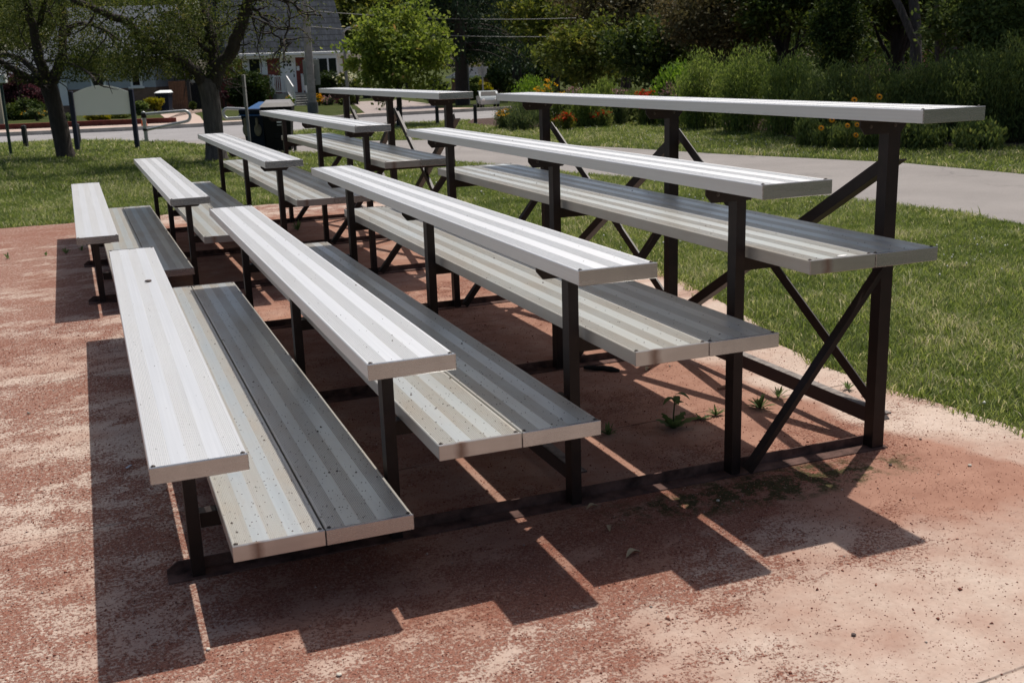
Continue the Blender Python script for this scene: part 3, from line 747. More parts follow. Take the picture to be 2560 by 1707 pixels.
# ------------------------------------------------------------ the two park trees on the left lawn
def park_tree(base_uv, trunk, limbs, crowns, n_leaf, leaf, label, seed, bk='bark'):
    r = np.random.default_rng(seed); random.seed(seed)
    base = gpt(*base_uv); D = depth(base)
    root = empty('park_tree', base, 0, label, 'tree', 'old spreading trees on the lawn')
    k = D / FPX
    def P3(u, v, off): return at(u, v, D + off) - base
    tb = MB()
    pts = [P3(u, v, 0) for u, v, _ in trunk]; pts[0][2] = -0.05
    tb.tube(pts, [w * k for _, _, w in trunk], 12, jit=0.06)
    segs = []
    lb = MB()
    for limb in limbs:
        off0, off1 = limb[0]; Q = limb[1]
        n = len(Q)
        pp = [P3(u, v, off0 + (off1 - off0) * (i / (n - 1)) ** 1.2) for i, (u, v, w) in enumerate(Q)]
        fine = []; rr = []
        for i in range(n - 1):
            for s_ in range(3):
                t = s_ / 3; fine.append(pp[i] * (1 - t) + pp[i + 1] * t + r.normal(0, 0.018, 3) * (0 if s_ == 0 else 1)); rr.append((Q[i][2] * (1 - t) + Q[i + 1][2] * t) * k)
        fine.append(pp[-1]); rr.append(Q[-1][2] * k)
        lb.tube(fine, rr, 9, jit=0.07)
        segs += [(fine[i], rr[i]) for i in range(len(fine))]
    # twigs
    tw = []
    for i in range(110):
        p, rad = segs[r.integers(len(segs))]
        if rad > 0.14: continue
        d = unit(r.normal(0, 1, 3) + np.array([0, 0, 0.1])); L = r.uniform(0.3, 0.85); q = p.copy(); path = [q]; 
        for s_ in range(5):
            d = unit(d + r.normal(0, 0.35, 3) - np.array([0, 0, 0.10])); q = q + d * L / 5; path.append(q)
        lb.tube(path, [0.018, 0.015, 0.012, 0.009, 0.007, 0.004], 5, cap=False); tw.append(path)
    tb.build('trunk', M[bk], root)
    lb.build('limbs', M['bark'], root)
    Ps, tones = [], []
    for (u, v, off, rx, rz, ry, w, dens) in crowns:
        c = at(u, v, D + off)
        m = max(8, int(w * 85))
        P, tone, cc = clump_points(c, (rx * k, ry, rz * k), m, max(4, int(n_leaf * w / m)), r, csize=0.26, shell=0.25)
        P = P + np.array([0, 0, -1]) * np.abs(r.normal(0, 0.12, (len(P), 1)))
        keep = r.uniform(0, 1, len(P)) < dens
        Ps.append(P[keep]); tones.append(tone[keep])
    tp = np.array([q for path in tw for q in path[2:]]); rep = 6
    P = np.repeat(tp, rep, 0) + r.normal(0, 0.10, (len(tp) * rep, 3)) + base
    Ps.append(P); tones.append(r.normal(0.05, 0.1, len(P)))
    P = np.concatenate(Ps); tone = np.concatenate(tones)
    kk = P[:, 2] > 1.35; P = P[kk]; tone = tone[kk]
    make_leaves('crown', P, tone, leaf, leaf * 0.42, 'olive_leaves', root, r, up=(0, 0, -0.6))
    return root
T1 = park_tree((167, 393),
    [(167, 393, 25), (160, 372, 21), (150, 320, 20), (136, 262, 19), (124, 222, 21), (118, 200, 17)],
    [((0, -1.0), [(112, 216, 10), (80, 200, 9), (45, 180, 8), (5, 156, 7), (-40, 120, 6), (-90, 70, 4)]),
     ((0, 0.8), [(114, 205, 9), (92, 186, 8), (60, 153, 7), (20, 138, 6), (-40, 135, 5)]),
     ((0, -0.6), [(118, 205, 15), (106, 170, 13), (90, 105, 11), (74, 45, 10), (62, -20, 9), (40, -120, 7), (10, -220, 4)]),
     ((0, 0.9), [(124, 212, 15), (142, 180, 13), (156, 134, 11), (160, 60, 9), (158, -10, 9), (165, -110, 6), (190, -230, 4)]),
     ((0.3, -1.4), [(158, 100, 6), (172, 72, 5), (195, 60, 5), (228, 62, 4), (268, 78, 3), (300, 100, 2)]),
     ((0.3, -1.8), [(150, 150, 5), (178, 160, 4), (210, 175, 3), (240, 205, 2)]),
     ((0, -2.6), [(100, 60, 7), (120, -20, 6), (160, -120, 5), (220, -200, 3)])],
    [(60, 60, 0.5, 190, 110, 1.8, 1.3, 0.8), (230, 130, -0.3, 110, 85, 1.1, 1.15, 0.85), (150, 20, 0.3, 160, 90, 1.8, 1.0, 0.8),
     (-40, -60, -0.5, 230, 90, 2.6, 0.8, 0.8), (190, -150, -1.5, 300, 150, 3.6, 1.7, 0.9), (40, -170, -2.5, 280, 130, 3.6, 1.4, 0.9), (30, 30, 1.5, 120, 80, 1.2, 0.35, 0.8)],
    4600, 0.060, "old tree with a leaning dark trunk beside the blank white sign board", 5)
T2 = park_tree((540, 402),
    [(543, 408, 34), (541, 392, 27), (537, 350, 23), (530, 280, 22), (525, 240, 23), (521, 212, 26), (522, 196, 20)],
    [((0, -1.6), [(512, 212, 17), (500, 196, 15), (476, 170, 13), (432, 140, 12), (381, 115, 10), (350, 86, 9), (313, 50, 9), (262, 33, 8), (203, 9, 7), (140, -25, 5), (80, -80, 3)]),
     ((0, 0.5), [(526, 212, 16), (532, 180, 14), (533, 140, 13), (524, 75, 11), (512, 20, 10), (498, -40, 9), (480, -130, 6), (450, -240, 3)]),
     ((0, -0.4), [(533, 212, 17), (543, 185, 16), (556, 155, 16), (585, 118, 16), (602, 70, 14), (613, 30, 13), (624, -10, 11), (650, -90, 8), (690, -190, 4)]),
     ((0, 0.7), [(520, 128, 6), (497, 98, 6), (475, 70, 5), (450, 48, 3), (415, 30, 2)]),
     ((0, -0.8), [(618, 20, 5), (650, 35, 4), (672, 55, 3), (680, 82, 2.5), (702, 98, 2), (728, 106, 1.4)]),
     ((0, 0.4), [(622, 30, 4), (658, 40, 3), (692, 50, 2), (715, 62, 1.5), (730, 72, 1)]),
     ((0, -1.0), [(630, 0, 5), (700, -8, 4), (735, 10, 3), (765, 32, 2), (800, 40, 1)]),
     ((0, -3.0), [(540, 0, 7), (560, -80, 6), (600, -160, 4)])],
    [(390, 80, -0.6, 150, 75, 1.3, 1.25, 0.85), (330, 150, -0.4, 90, 65, 0.9, 0.6, 0.8), (500, 60, 0.5, 110, 80, 1.2, 0.8, 0.75), (470, 175, 0.2, 75, 55, 0.8, 0.45, 0.75),
     (575, 150, 0.6, 35, 60, 0.6, 0.18, 0.7), (400, -60, -1.2, 260, 110, 2.6, 1.5, 0.9), (560, -120, -1.5, 260, 110, 3.4, 1.3, 0.9), (440, 130, 1.0, 110, 70, 0.8, 0.5, 0.8)],
    4200, 0.060, "old tree with a thick grey trunk forking in three, standing behind the farther bleacher", 9, 'bark_grey')

# ------------------------------------------------------------ generic background trees and shrubs
def bg_tree(name, u, vbase, D, vc, rx, rz, n, leaf, mat, label, cat='tree', group=None, trunk_r=0.16, barkm='bark_dark', lean=0.0, seed=1, shell=0.45, csize=0.3, limbs=9, zb=None, ry=None, nclump=None):
    r = np.random.default_rng(seed); random.seed(seed)
    c = at(u, vc, D)
    bx, by = c[0] - lean * R2[0], c[1] - lean * R2[1]
    base = np.array([bx, by, zg(by)]); k = D / FPX
    root = empty(name, base, 0, label, cat, group)
    rad = (rx * k, (ry if ry else rx * k), rz * k)
    nclump = nclump or max(24, n // 130)
    P, tone, cc = clump_points(c, rad, nclump, max(3, n // nclump), r, csize, shell)
    keep = P[:, 2] > zg(by) + 0.15; P, tone = P[keep], tone[keep]
    b = MB(); top = c - base; bot = np.array([0, 0, -0.1])
    path = [bot + (top - bot) * t + np.array([*(r.normal(0, 0.04, 2) * (0 < t < 1)), 0]) * trunk_r * 4 for t in (0, 0.15, 0.35, 0.6, 0.8, 1.0)]
    b.tube(path, [trunk_r * 1.35, trunk_r, trunk_r * 0.92, trunk_r * 0.75, trunk_r * 0.5, trunk_r * 0.25], 9, jit=0.05)
    for i in range(limbs):
        t = r.uniform(0.3, 0.85); p0 = bot + (top - bot) * t; p1 = cc[r.integers(len(cc))] - base
        mid = (p0 + p1) / 2 + np.array([0, 0, -0.08 * np.linalg.norm(p1 - p0)]) + r.normal(0, 0.05, 3)
        w = trunk_r * 0.42
        b.tube([p0, p0 * 0.6 + mid * 0.4, mid, p1], [w, w * 0.75, w * 0.55, w * 0.15], 6, cap=False)
    b.build('trunk', M[barkm], root)
    make_leaves('crown', P, tone, leaf, leaf * 0.55, mat, root, r)
    return root
# young maple on the traffic island
bg_tree('maple_tree', 987, 318, 28.0, 128, 146, 118, 21000, 0.125, 'maple_leaves', "rounded young maple with light yellow-green leaves in front of the brick house", trunk_r=0.075, lean=-0.05, seed=23, shell=0.12, csize=0.26, limbs=12)
# conifer with the bare trunk
def spruce(u, D, vtop, vlow, half, rt, label, seed):
    r = np.random.default_rng(seed)
    c = at(u, vlow, D); base = np.array([c[0], c[1], zg(c[1])]); root = empty('spruce_tree', base, 0, label, 'tree', 'tall trees behind the street')
    H = at(u, vtop, D)[2] - base[2]; zl = c[2] - base[2]; k = D / FPX
    b = MB(); b.tube([(0, 0, -0.1), (0.03, 0, zl), (0, 0, H * 0.7), (0, 0, H)], [rt * 1.2, rt, rt * 0.6, 0.03], 10, jit=0.04)
    P = []; T = []
    nb = 100
    for i in range(nb):
        z = zl + (H - zl) * (i / nb) ** 1.0; an = r.uniform(0, 6.28); Lb = half * k * (1 - (z - zl) / (H - zl) * 0.8) * r.uniform(0.6, 1.1)
        d = np.array([math.cos(an), math.sin(an), 0]); path = []
        for s_ in np.linspace(0, 1, 6): path.append(np.array([0, 0, z]) + d * Lb * s_ + np.array([0, 0, (0.15 * s_ - 0.42 * s_ ** 2) * Lb]))
        b.tube(path, [0.05, 0.04, 0.03, 0.022, 0.014, 0.006], 4, cap=False)
        m = 210; t = r.uniform(0.15, 1, m); q = np.array([0, 0, z]) + d * (Lb * t)[:, None]; q[:, 2] += (0.15 * t - 0.42 * t ** 2) * Lb
        q += r.normal(0, 1, (m, 3)) * np.array([0.22, 0.22, 0.10]) ; q[:, 2] -= np.abs(r.normal(0, 0.30, m))
        P.append(q); T.append(np.full(m, r.normal(0, 0.12)))
    b.build('trunk', M['bark_dark'], root)
    P = np.concatenate(P); T = np.concatenate(T)
    V, F = leaf_cloud(P, 0.20, 0.06, r, up=(0, 0, -0.9), spread=0.8)
    fastmesh('crown', V, F, LM['spruce_needles'], root, rnd=np.clip(0.45 + T + r.normal(0, 0.15, len(P)), 0, 1))
spruce(1150, 47, -330, 128, 205, 0.26, "tall dark spruce with a bare lower trunk standing right of the maple", 31)
spruce(1290, 62, -250, 120, 190, 0.24, "second dark spruce farther back, right of the bare-trunked one", 33)
TG = 'trees behind the flower bed'
bg_tree('broadleaf_tree', 1465, 300, 36, 130, 130, 80, 8000, 0.17, 'mid_leaves', "low bushy tree with sunlit yellowish leaves above the orange flowers", group=TG, seed=41, trunk_r=0.12)
bg_tree('broadleaf_tree', 1385, 300, 52, 40, 150, 95, 8000, 0.22, 'mid_leaves', "mid green tree behind the power lines, right of the spruces", group=TG, seed=42, trunk_r=0.2)
bg_tree('broadleaf_tree', 1560, 300, 40, 40, 170, 120, 9000, 0.19, 'brown_leaves', "brownish olive tree with thin drooping twigs behind the red flowers", group=TG, seed=43, trunk_r=0.18)
bg_tree('broadleaf_tree', 1650, 300, 33, 120, 150, 95, 9000, 0.16, 'dark_leaves', "dark shaded tree rising between the pink flowers and the tall bushes", group=TG, seed=44, trunk_r=0.16)
bg_tree('broadleaf_tree', 1800, 300, 30, 30, 190, 110, 10000, 0.15, 'brown_leaves', "wide brown-green tree above the tall feathery bushes", group=TG, seed=45, trunk_r=0.2)
bg_tree('cedar_tree', 2095, 300, 23, 75, 62, 125, 12000, 0.085, 'dark_leaves', "narrow column-shaped black-green cedar behind the bushes", group=TG, seed=46, trunk_r=0.12, shell=0.2, csize=0.35)
bg_tree('broadleaf_tree', 1965, 300, 28, -10, 170, 120, 9000, 0.15, 'dark_leaves', "dark broad tree just left of the narrow cedar", group=TG, seed=47, trunk_r=0.17)
bg_tree('broadleaf_tree', 2250, 300, 27, -60, 230, 120, 11000, 0.15, 'dark_leaves', "dark tree high over the bush row, right of the narrow cedar", group=TG, seed=48, trunk_r=0.19, limbs=14)
bg_tree('broadleaf_tree', 2490, 300, 22, 60, 170, 170, 13000, 0.11, 'shade_leaves', "leafy tree at the photo's right edge with yellowish leaf clusters", group=TG, seed=49, trunk_r=0.15, limbs=14)
bg_tree('broadleaf_tree', 2430, 300, 36, 120, 260, 130, 7000, 0.18, 'dark_leaves', "dense dark tree farther back at the photo's right edge", group=TG, seed=50, trunk_r=0.2)
bg_tree('broadleaf_tree', 2150, 300, 40, 60, 260, 130, 8000, 0.20, 'dark_leaves', "dense dark tree farther back behind the narrow cedar", group=TG, seed=51, trunk_r=0.2)
# big shade tree of which the photo shows the trunks: multi-stemmed
def stem_tree():
    r = np.random.default_rng(77)
    D = 24.5; c = at(2330, 330, D); base = np.array([c[0], c[1], 0.0]); root = empty('shade_tree', base, 0, "large multi-stemmed shade tree whose slanting grey trunks rise behind the bushes at right", 'tree', TG)
    k = D / FPX
    def Q(u, v, off=0.0): return at(u, v, D + off) - base
    stems = [[(2290, 330, 17), (2288, 150, 15), (2290, 70, 13), (2283, 0, 12), (2270, -150, 9), (2240, -330, 5)],
             [(2350, 330, 17), (2352, 150, 14), (2350, 60, 13), (2352, -40, 12), (2370, -200, 8), (2400, -380, 4)],
             [(2372, 330, 15), (2378, 120, 13), (2398, 50, 12), (2425, 0, 10), (2490, -110, 8), (2570, -260, 4)],
             [(2385, 330, 11), (2400, 105, 7), (2440, 72, 8), (2480, 35, 9), (2530, -20, 8), (2620, -120, 5)],
             [(2300, 330, 12), (2292, 120, 10), (2250, 20, 9), (2190, -90, 7), (2100, -220, 4)]]
    tips = []
    for i, st in enumerate(stems):
        b = MB(); pp = [Q(u, v, (-0.3 * j if i % 2 else 0.25 * j)) for j, (u, v, w) in enumerate(st)]; pp[0][2] = -0.1
        b.tube(pp, [w * k for u, v, w in st], 9, jit=0.06); b.build('trunk', M['bark_grey'], root); tips += pp[3:]
    ctr = np.array([16.4, 14.2, 6.9])
    P, tone, cc = clump_points(ctr, (4.9, 4.9, 2.6), 130, 120, r, 0.25, 0.35)
    P2, tone2, _ = clump_points((18.8, 11.0, 7.4), (5.0, 5.5, 2.8), 110, 110, r, 0.25, 0.35)
    P = np.concatenate([P, P2]); tone = np.concatenate([tone, tone2])
    make_leaves('crown', P, tone, 0.17, 0.10, 'dark_leaves', root, r)
stem_tree()
# far tree line closing the view
FG = 'far tree line'
k_ = 0
for (u, D, vc, rx, rz, mt_, lb_) in [
    (-120, 85, 60, 260, 130, 'mid_leaves', "far green tree line at the photo's left edge, behind the purple bush"),
    (130, 80, 10, 200, 110, 'mid_leaves', "far green tree behind the leaning park tree"),
    (380, 90, 30, 200, 90, 'mid_leaves', "far green tree behind the pale blue-grey house"),
    (905, 78, 40, 110, 90, 'mid_leaves', "far green tree between the brick house's roof and the maple"),
    (1010, 95, 10, 120, 90, 'dark_leaves', "far dark tree behind the top of the maple"),
    (1225, 100, 60, 150, 95, 'mid_leaves', "far green tree behind the bare-trunked spruce"),
    (1330, 82, 160, 120, 60, 'dark_leaves', "far low dark tree above the parked white car"),
    (1480, 75, 120, 170, 130, 'dark_leaves', "far dark tree behind the sunlit low tree"),
    (1680, 60, 60, 200, 160, 'dark_leaves', "far dark tree behind the pink flowers"),
    (1900, 55, 80, 240, 170, 'dark_leaves', "far dark tree left of the cedar"),
    (2200, 55, 60, 260, 190, 'dark_leaves', "far dark tree right of the cedar"),
    (2520, 52, 60, 280, 200, 'dark_leaves', "far dark tree at the photo's right edge")]:
    bg_tree('far_tree', u, 300, D, vc, rx, rz, 6500, 0.0055 * D, mt_, lb_, group=FG, seed=100 + k_, trunk_r=0.25, limbs=4); k_ += 1

# shrubs: upright leafy plants, built as plant > foliage, flowers, stems
def shrub(name, u, vb, vt, hw, n, L, Wd, mat, label, group=None, seed=1, flowers=None, up=(0, 0, 1.0), spread=0.7, cat='shrub', D=None, wide=0.75, lo=0.0):
    r = np.random.default_rng(seed)
    base = gpt(u, vb) if D is None else None
    if base is None:
        c = at(u, 200, D); base = np.array([c[0], c[1], zg(c[1])])
    Dd = depth(base); k = Dd / FPX; H = at(u, vt, Dd)[2] - base[2]; R = hw * k
    root = empty(name, base, 0, label, cat, group)
    ns = max(14, n // 160); an = r.uniform(0, 6.28, ns); rr = R * np.sqrt(r.uniform(0, 1, ns))
    hs = H * (1 - 0.38 * (rr / R) ** 2) * r.uniform(0.72, 1.03, ns)
    st = MB(); ctr = []
    per = n // ns
    for i in range(ns):
        x0, y0 = rr[i] * math.cos(an[i]) * wide, rr[i] * math.sin(an[i]) * wide
        x1, y1 = rr[i] * math.cos(an[i]) * 1.08, rr[i] * math.sin(an[i]) * 1.08
        if i < 60: st.tube([(x0, y0, -0.02), ((x0 + x1) / 2, (y0 + y1) / 2, hs[i] * 0.5), (x1, y1, hs[i] * 0.95)], [0.010, 0.007, 0.003], 4, cap=False)
        t = lo + (1 - lo) * r.uniform(0.02, 1, per) ** 0.8
        q = np.stack([x0 + (x1 - x0) * t, y0 + (y1 - y0) * t, hs[i] * t], -1) + r.normal(0, 1, (per, 3)) * np.array([0.12 * R + 0.03, 0.12 * R + 0.03, 0.04])
        ctr.append(q)
    P = np.concatenate(ctr); tone = np.repeat(r.normal(0, 0.12, ns), per) + 0.25 * (P[:, 2] / H - 0.6) * 0
    P[:, 2] = np.abs(P[:, 2]) + 0.01
    V, F = leaf_cloud(P, L, Wd, r, up=up, spread=spread)
    fastmesh('foliage', V, F, LM[mat], root, rnd=np.clip(0.45 + tone + r.normal(0, 0.16, len(P)), 0, 1))
    st.build('stems', M['stem'], root)
    if flowers:
        for (fm, nf_, size, band, dr) in [(a, (1 if b <= 8 else b), c, d, e) for a, b, c, d, e in flowers for _ in range(b if b <= 8 else 1)]:
            nf = nf_
            j = r.integers(0, ns, nf); t = r.uniform(band[0], band[1], nf)
            x = rr[j] * np.cos(an[j]) + r.normal(0, 0.12 * R + 0.02, nf); y = rr[j] * np.sin(an[j]) + r.normal(0, 0.12 * R + 0.02, nf)
            c = np.stack([x, y, hs[j] * t], -1)
            m = 7
            PP = np.repeat(c, m, 0) + r.normal(0, size * dr, (nf * m, 3)) * np.array([1, 1, 0.5])
            V, F = leaf_cloud(PP, size, size * 0.6, r, up=(0, 0, 0.2), spread=1.0)
            fo_ = fastmesh('flower' if nf == 1 else 'blossom', V, F, LM[fm], root, rnd=r.uniform(0, 1, len(PP)))
            fo_['kind'] = 'stuff'
    return root
M['stem'] = simple("plant_stem", (0.05, 0.07, 0.02), 0.8)
BG_ = 'perennials in the flower bed'
TB = 'tall feathery bushes of the bed'
# tall feathery bushes
for i, (u, vb, vt, hw, D, n, mt_, lb_) in enumerate([
    (1695, 312, 150, 55, None, 7000, 'bright_leaves', "leafy light green bush at the left end of the tall bush row"),
    (1765, 322, 112, 70, None, 12000, 'feathery_leaves', "tall sunlit feathery bush behind the long top seat, left part of the row"),
    (1870, 330, 95, 75, None, 13000, 'feathery_leaves', "tallest sunlit feathery bush of the row"),
    (1975, 338, 112, 70, None, 12000, 'feathery_leaves', "feathery bush with its top just left of the narrow cedar"),
    (2080, 352, 150, 80, None, 12000, 'shade_leaves', "shaded bush growing in front of the narrow cedar"),
    (2185, 350, 140, 80, None, 12000, 'shade_leaves', "shaded bush right of the narrow cedar, below the slanting trunks"),
    (2290, 352, 138, 80, None, 12000, 'shade_leaves', "shaded bush directly under the grey trunks"),
    (2395, 352, 110, 80, None, 12000, 'shade_leaves', "shaded bush below the slanting branch"),
    (2500, 354, 75, 85, None, 13000, 'shade_leaves', "shaded bush with loose yellowish tips at the right edge"),
    (2610, 356, 40, 90, None, 9000, 'shade_leaves', "shaded bush cut by the photo's right edge")]):
    r_ = {}
    shrub('tall_bush', u, vb, vt, hw, n, 0.085 if i else 0.10, 0.018 if i else 0.05, mt_, lb_, TB, 200 + i, spread=0.75)
# perennials
shrub('coneflower', 1262, 323, 268, 26, 2400, 0.07, 0.016, 'grey_green_leaves', "yellow coneflower clump at the left tip of the flower bed", BG_, 301, [('yellow_petals', 46, 0.045, (0.88, 1.05), 0.5)], cat='flower plant')
shrub('leafy_perennial', 1308, 326, 250, 40, 4200, 0.07, 0.018, 'grey_green_leaves', "grey-green leafy clump right behind the left end of the long top seat", BG_, 302, cat='plant')
shrub('coneflower', 1372, 318, 200, 36, 3800, 0.08, 0.02, 'feathery_leaves', "tall yellow-orange coneflower clump showing above the far end of the top seat", BG_, 303, [('yellow_petals', 75, 0.055, (0.9, 1.04), 0.5)], cat='flower plant')
shrub('leafy_perennial', 1330, 300, 178, 42, 5200, 0.09, 0.02, 'bright_leaves', "light green feathery clump left of the tall coneflowers", BG_, 304, cat='plant')
shrub('pink_perennial', 1432, 316, 214, 34, 3400, 0.08, 0.02, 'grey_green_leaves', "dusty pink flowering clump right of the tall coneflowers", BG_, 305, [('pink_petals', 90, 0.05, (0.88, 1.02), 0.7)], cat='flower plant')
shrub('red_perennial', 1412, 326, 276, 22, 1500, 0.07, 0.02, 'mid_leaves', "low red flowering clump below the top seat, left one", BG_, 306, [('red_petals', 80, 0.04, (0.75, 1.03), 0.7)], cat='flower plant')
shrub('leafy_perennial', 1465, 318, 205, 38, 4600, 0.09, 0.022, 'feathery_leaves', "green clump between the dusty pink and the pale pink flowers", BG_, 307, cat='plant')
shrub('red_perennial', 1503, 318, 262, 24, 1700, 0.07, 0.02, 'shade_leaves', "low red flowering clump below the top seat, right one", BG_, 308, [('red_petals', 60, 0.04, (0.75, 1.02), 0.7)], cat='flower plant')
shrub('leafy_perennial', 1515, 306, 188, 40, 5200, 0.09, 0.022, 'feathery_leaves', "tall green clump in the middle of the bed", BG_, 309, cat='plant')
shrub('pink_perennial', 1553, 312, 218, 22, 2200, 0.08, 0.02, 'grey_green_leaves', "small pale pink clump between green stems in mid bed", BG_, 310, [('pink_petals', 50, 0.045, (0.88, 1.02), 0.7)], cat='flower plant')
shrub('red_perennial', 1615, 312, 219, 33, 3000, 0.08, 0.022, 'shade_leaves', "bright red flower mound showing above the middle of the top seat", BG_, 311, [('red_petals', 230, 0.05, (0.88, 1.03), 0.8)], cat='flower plant')
shrub('pink_perennial', 1680, 316, 200, 26, 2800, 0.08, 0.02, 'grey_green_leaves', "tall pale pink flowering clump left of the feathery bushes", BG_, 312, [('pink_petals', 110, 0.055, (0.82, 1.03), 0.8)], cat='flower plant')
shrub('broad_leaved_plant', 1625, 308, 286, 32, 420, 0.16, 0.11, 'grey_green_leaves', "low clump of broad pale leaves at the lawn edge of the bed", BG_, 313, up=(0, 0, 0.4), cat='plant')
shrub('leafy_perennial', 1580, 305, 225, 34, 3600, 0.09, 0.022, 'shade_leaves', "dark green clump left of the red flower mound", BG_, 314, cat='plant')
DA = shrub('orange_daisy', 2075, 372, 305, 34, 2200, 0.08, 0.018, 'shade_leaves', "shaded plant with a few orange daisies below the top seat at right", BG_, 315, cat='flower plant')
DB = shrub('orange_daisy', 2150, 372, 300, 34, 2400, 0.08, 0.018, 'shade_leaves', "shaded plant with orange daisies left of the tall near post", BG_, 316, cat='flower plant')
DC = shrub('orange_daisy', 2170, 368, 235, 36, 3000, 0.08, 0.018, 'shade_leaves', "taller plant with two orange daisies above the right part of the top seat", BG_, 317, cat='flower plant')
shrub('leafy_perennial', 2020, 366, 285, 30, 2600, 0.09, 0.02, 'shade_leaves', "shaded low clump at the lawn edge, left of the orange daisies", BG_, 318, cat='plant')
shrub('leafy_perennial', 2300, 372, 300, 45, 3200, 0.09, 0.03, 'shade_leaves', "shaded low clump right of the tall near post", BG_, 319, cat='plant')
shrub('leafy_perennial', 2440, 376, 300, 50, 3400, 0.09, 0.03, 'shade_leaves', "shaded low clump below the slanting branch at right", BG_, 320, cat='plant')
# mulch of the bed
mt, nt, bs = new_mat("bed_mulch"); P_ = pos(nt)
nt.links.new(ramp(nt, noise(nt, P_, 11, 5, 0.7), [(0.3, (0.022, 0.012, 0.009)), (0.6, (0.085, 0.045, 0.032)), (0.8, (0.20, 0.11, 0.085))]), bs.inputs["Base Color"]); bs.inputs["Roughness"].default_value = 1.0
bump(nt, noise(nt, P_, 30, 3), 1.0, 0.03, bs)
sheet('flower_bed_soil', BED, 0.006, mt)

# single orange daisies on the shaded plants, each a flower head of its own
def daisies(parent, pts, D, size=0.035):
    r = np.random.default_rng(int(parent.location.x * 100)); b0 = np.array(parent.location)
    for (u, v) in pts:
        c = at(u, v, D) - b0; m = 11
        a = np.linspace(0, 2 * np.pi, m, endpoint=False); nrm = unit(-np.array([F2[0], F2[1], -0.5])); s1 = unit(np.cross(nrm, [0, 0, 1.0])); s2 = np.cross(nrm, s1)
        V = []; F = []
        for i in range(m):
            d = s1 * math.cos(a[i]) + s2 * math.sin(a[i]); t = -s1 * math.sin(a[i]) + s2 * math.cos(a[i]); k = len(V)
            V += [c + d * size * .25, c + d * size * .7 + t * size * .22, c + d * size * 1.15 - nrm * size * .15, c + d * size * .7 - t * size * .22]; F.append((k, k + 1, k + 2, k + 3))
        fastmesh('flower', V, F, LM['orange_petals'], parent, rnd=r.uniform(0.3, 1, len(F)))
        b = MB(); b.ball(c + nrm * 0.004, size * 0.3, 0.8, 8, 5); b.build('flower_centre', M['bark_dark'], parent)
        b = MB(); b.tube([c - nrm * 0.01, c * np.array([1, 1, 0]) * 0.5 + c * 0.5 * np.array([1, 1, 1.0]) - np.array([0, 0, 0.1]), np.array([c[0] * .6, c[1] * .6, 0.02])], [0.004, 0.005, 0.006], 4, cap=False); b.build('flower_stalk', M['stem'], parent)

daisies(DA, [(2053, 320), (2080, 300)], depth(DA.location) - 0.42, 0.045)
daisies(DB, [(2119, 314), (2143, 312), (2140, 338), (2078, 302)][:3], depth(DB.location) - 0.42, 0.040)
daisies(DC, [(2136, 250), (2199, 242)], depth(DC.location) - 0.55, 0.048)

# ============================================================ HOUSES
M['white'] = simple("white_trim_paint", (0.78, 0.78, 0.76), 0.55, 0, 0.04, 3)
M['white_dull'] = simple("dull_white_panel", (0.84, 0.86, 0.84), 0.6, 0, 0.05, 2)
M['siding'] = simple("pale_blue_grey_siding", (0.36, 0.40, 0.43), 0.75, 0, 0.08, 3)
M['beige'] = simple("beige_render", (0.42, 0.38, 0.29), 0.85, 0, 0.12, 3, 0.002)
M['rubber'] = simple("black_rubber", (0.012, 0.012, 0.013), 0.7, 0, 0.2, 8)
M['galv'] = simple("galvanised_steel_pipe", (0.42, 0.43, 0.42), 0.42, 0.65, 0.15, 10)
M['pole_grey'] = simple("weathered_grey_pole", (0.23, 0.225, 0.21), 0.75, 0.1, 0.25, 5, 0.002)
M['navy'] = simple("navy_blue_paint", (0.006, 0.010, 0.034), 0.5, 0, 0.25, 6)
M['green_paint'] = simple("dark_green_paint", (0.010, 0.035, 0.018), 0.5, 0, 0.25, 6)
M['black_wood'] = simple("black_stained_wood", (0.020, 0.020, 0.020), 0.75, 0, 0.4, 9, 0.002)
M['cedar'] = simple("brown_fence_boards", (0.14, 0.065, 0.035), 0.85, 0, 0.3, 6, 0.002)
M['stone'] = simple("stone_step", (0.33, 0.33, 0.31), 0.9, 0, 0.2, 5, 0.003)
M['riser'] = simple("slate_riser", (0.10, 0.105, 0.105), 0.9, 0, 0.2, 5)
def brick_mat(name, c1, c2, mortar, scale=3.2):
    mt, nt, bs = new_mat(name); co = objco(nt)
    mp = N(nt, "ShaderNodeMapping"); mp.inputs["Rotation"].default_value = (math.radians(90), 0, 0); nt.links.new(co, mp.inputs[0])
    br = N(nt, "ShaderNodeTexBrick"); br.inputs["Scale"].default_value = scale; br.inputs["Mortar Size"].default_value = 0.018
    br.inputs["Brick Width"].default_value = 0.72; br.inputs["Row Height"].default_value = 0.24
    br.inputs["Color1"].default_value = (*c1, 1); br.inputs["Color2"].default_value = (*c2, 1); br.inputs["Mortar"].default_value = (*mortar, 1)
    nt.links.new(mp.outputs[0], br.inputs["Vector"])
    nt.links.new(mix(nt, 0.5, br.outputs[0], ramp(nt, noise(nt, co, 2.5, 5), [(0.3, 0.75), (0.7, 1.15)]), 'MULTIPLY'), bs.inputs["Base Color"])
    bs.inputs["Roughness"].default_value = 0.9; return mt
M['brick'] = brick_mat("red_brick_wall", (0.26, 0.050, 0.036), (0.19, 0.038, 0.030), (0.19, 0.08, 0.065))
M['brick_brown'] = brick_mat("brown_brick_wall", (0.20, 0.12, 0.085), (0.15, 0.09, 0.065), (0.2, 0.16, 0.13))
M['brick_pink'] = brick_mat("pinkish_brick_wall", (0.42, 0.22, 0.17), (0.36, 0.18, 0.14), (0.4, 0.28, 0.22))
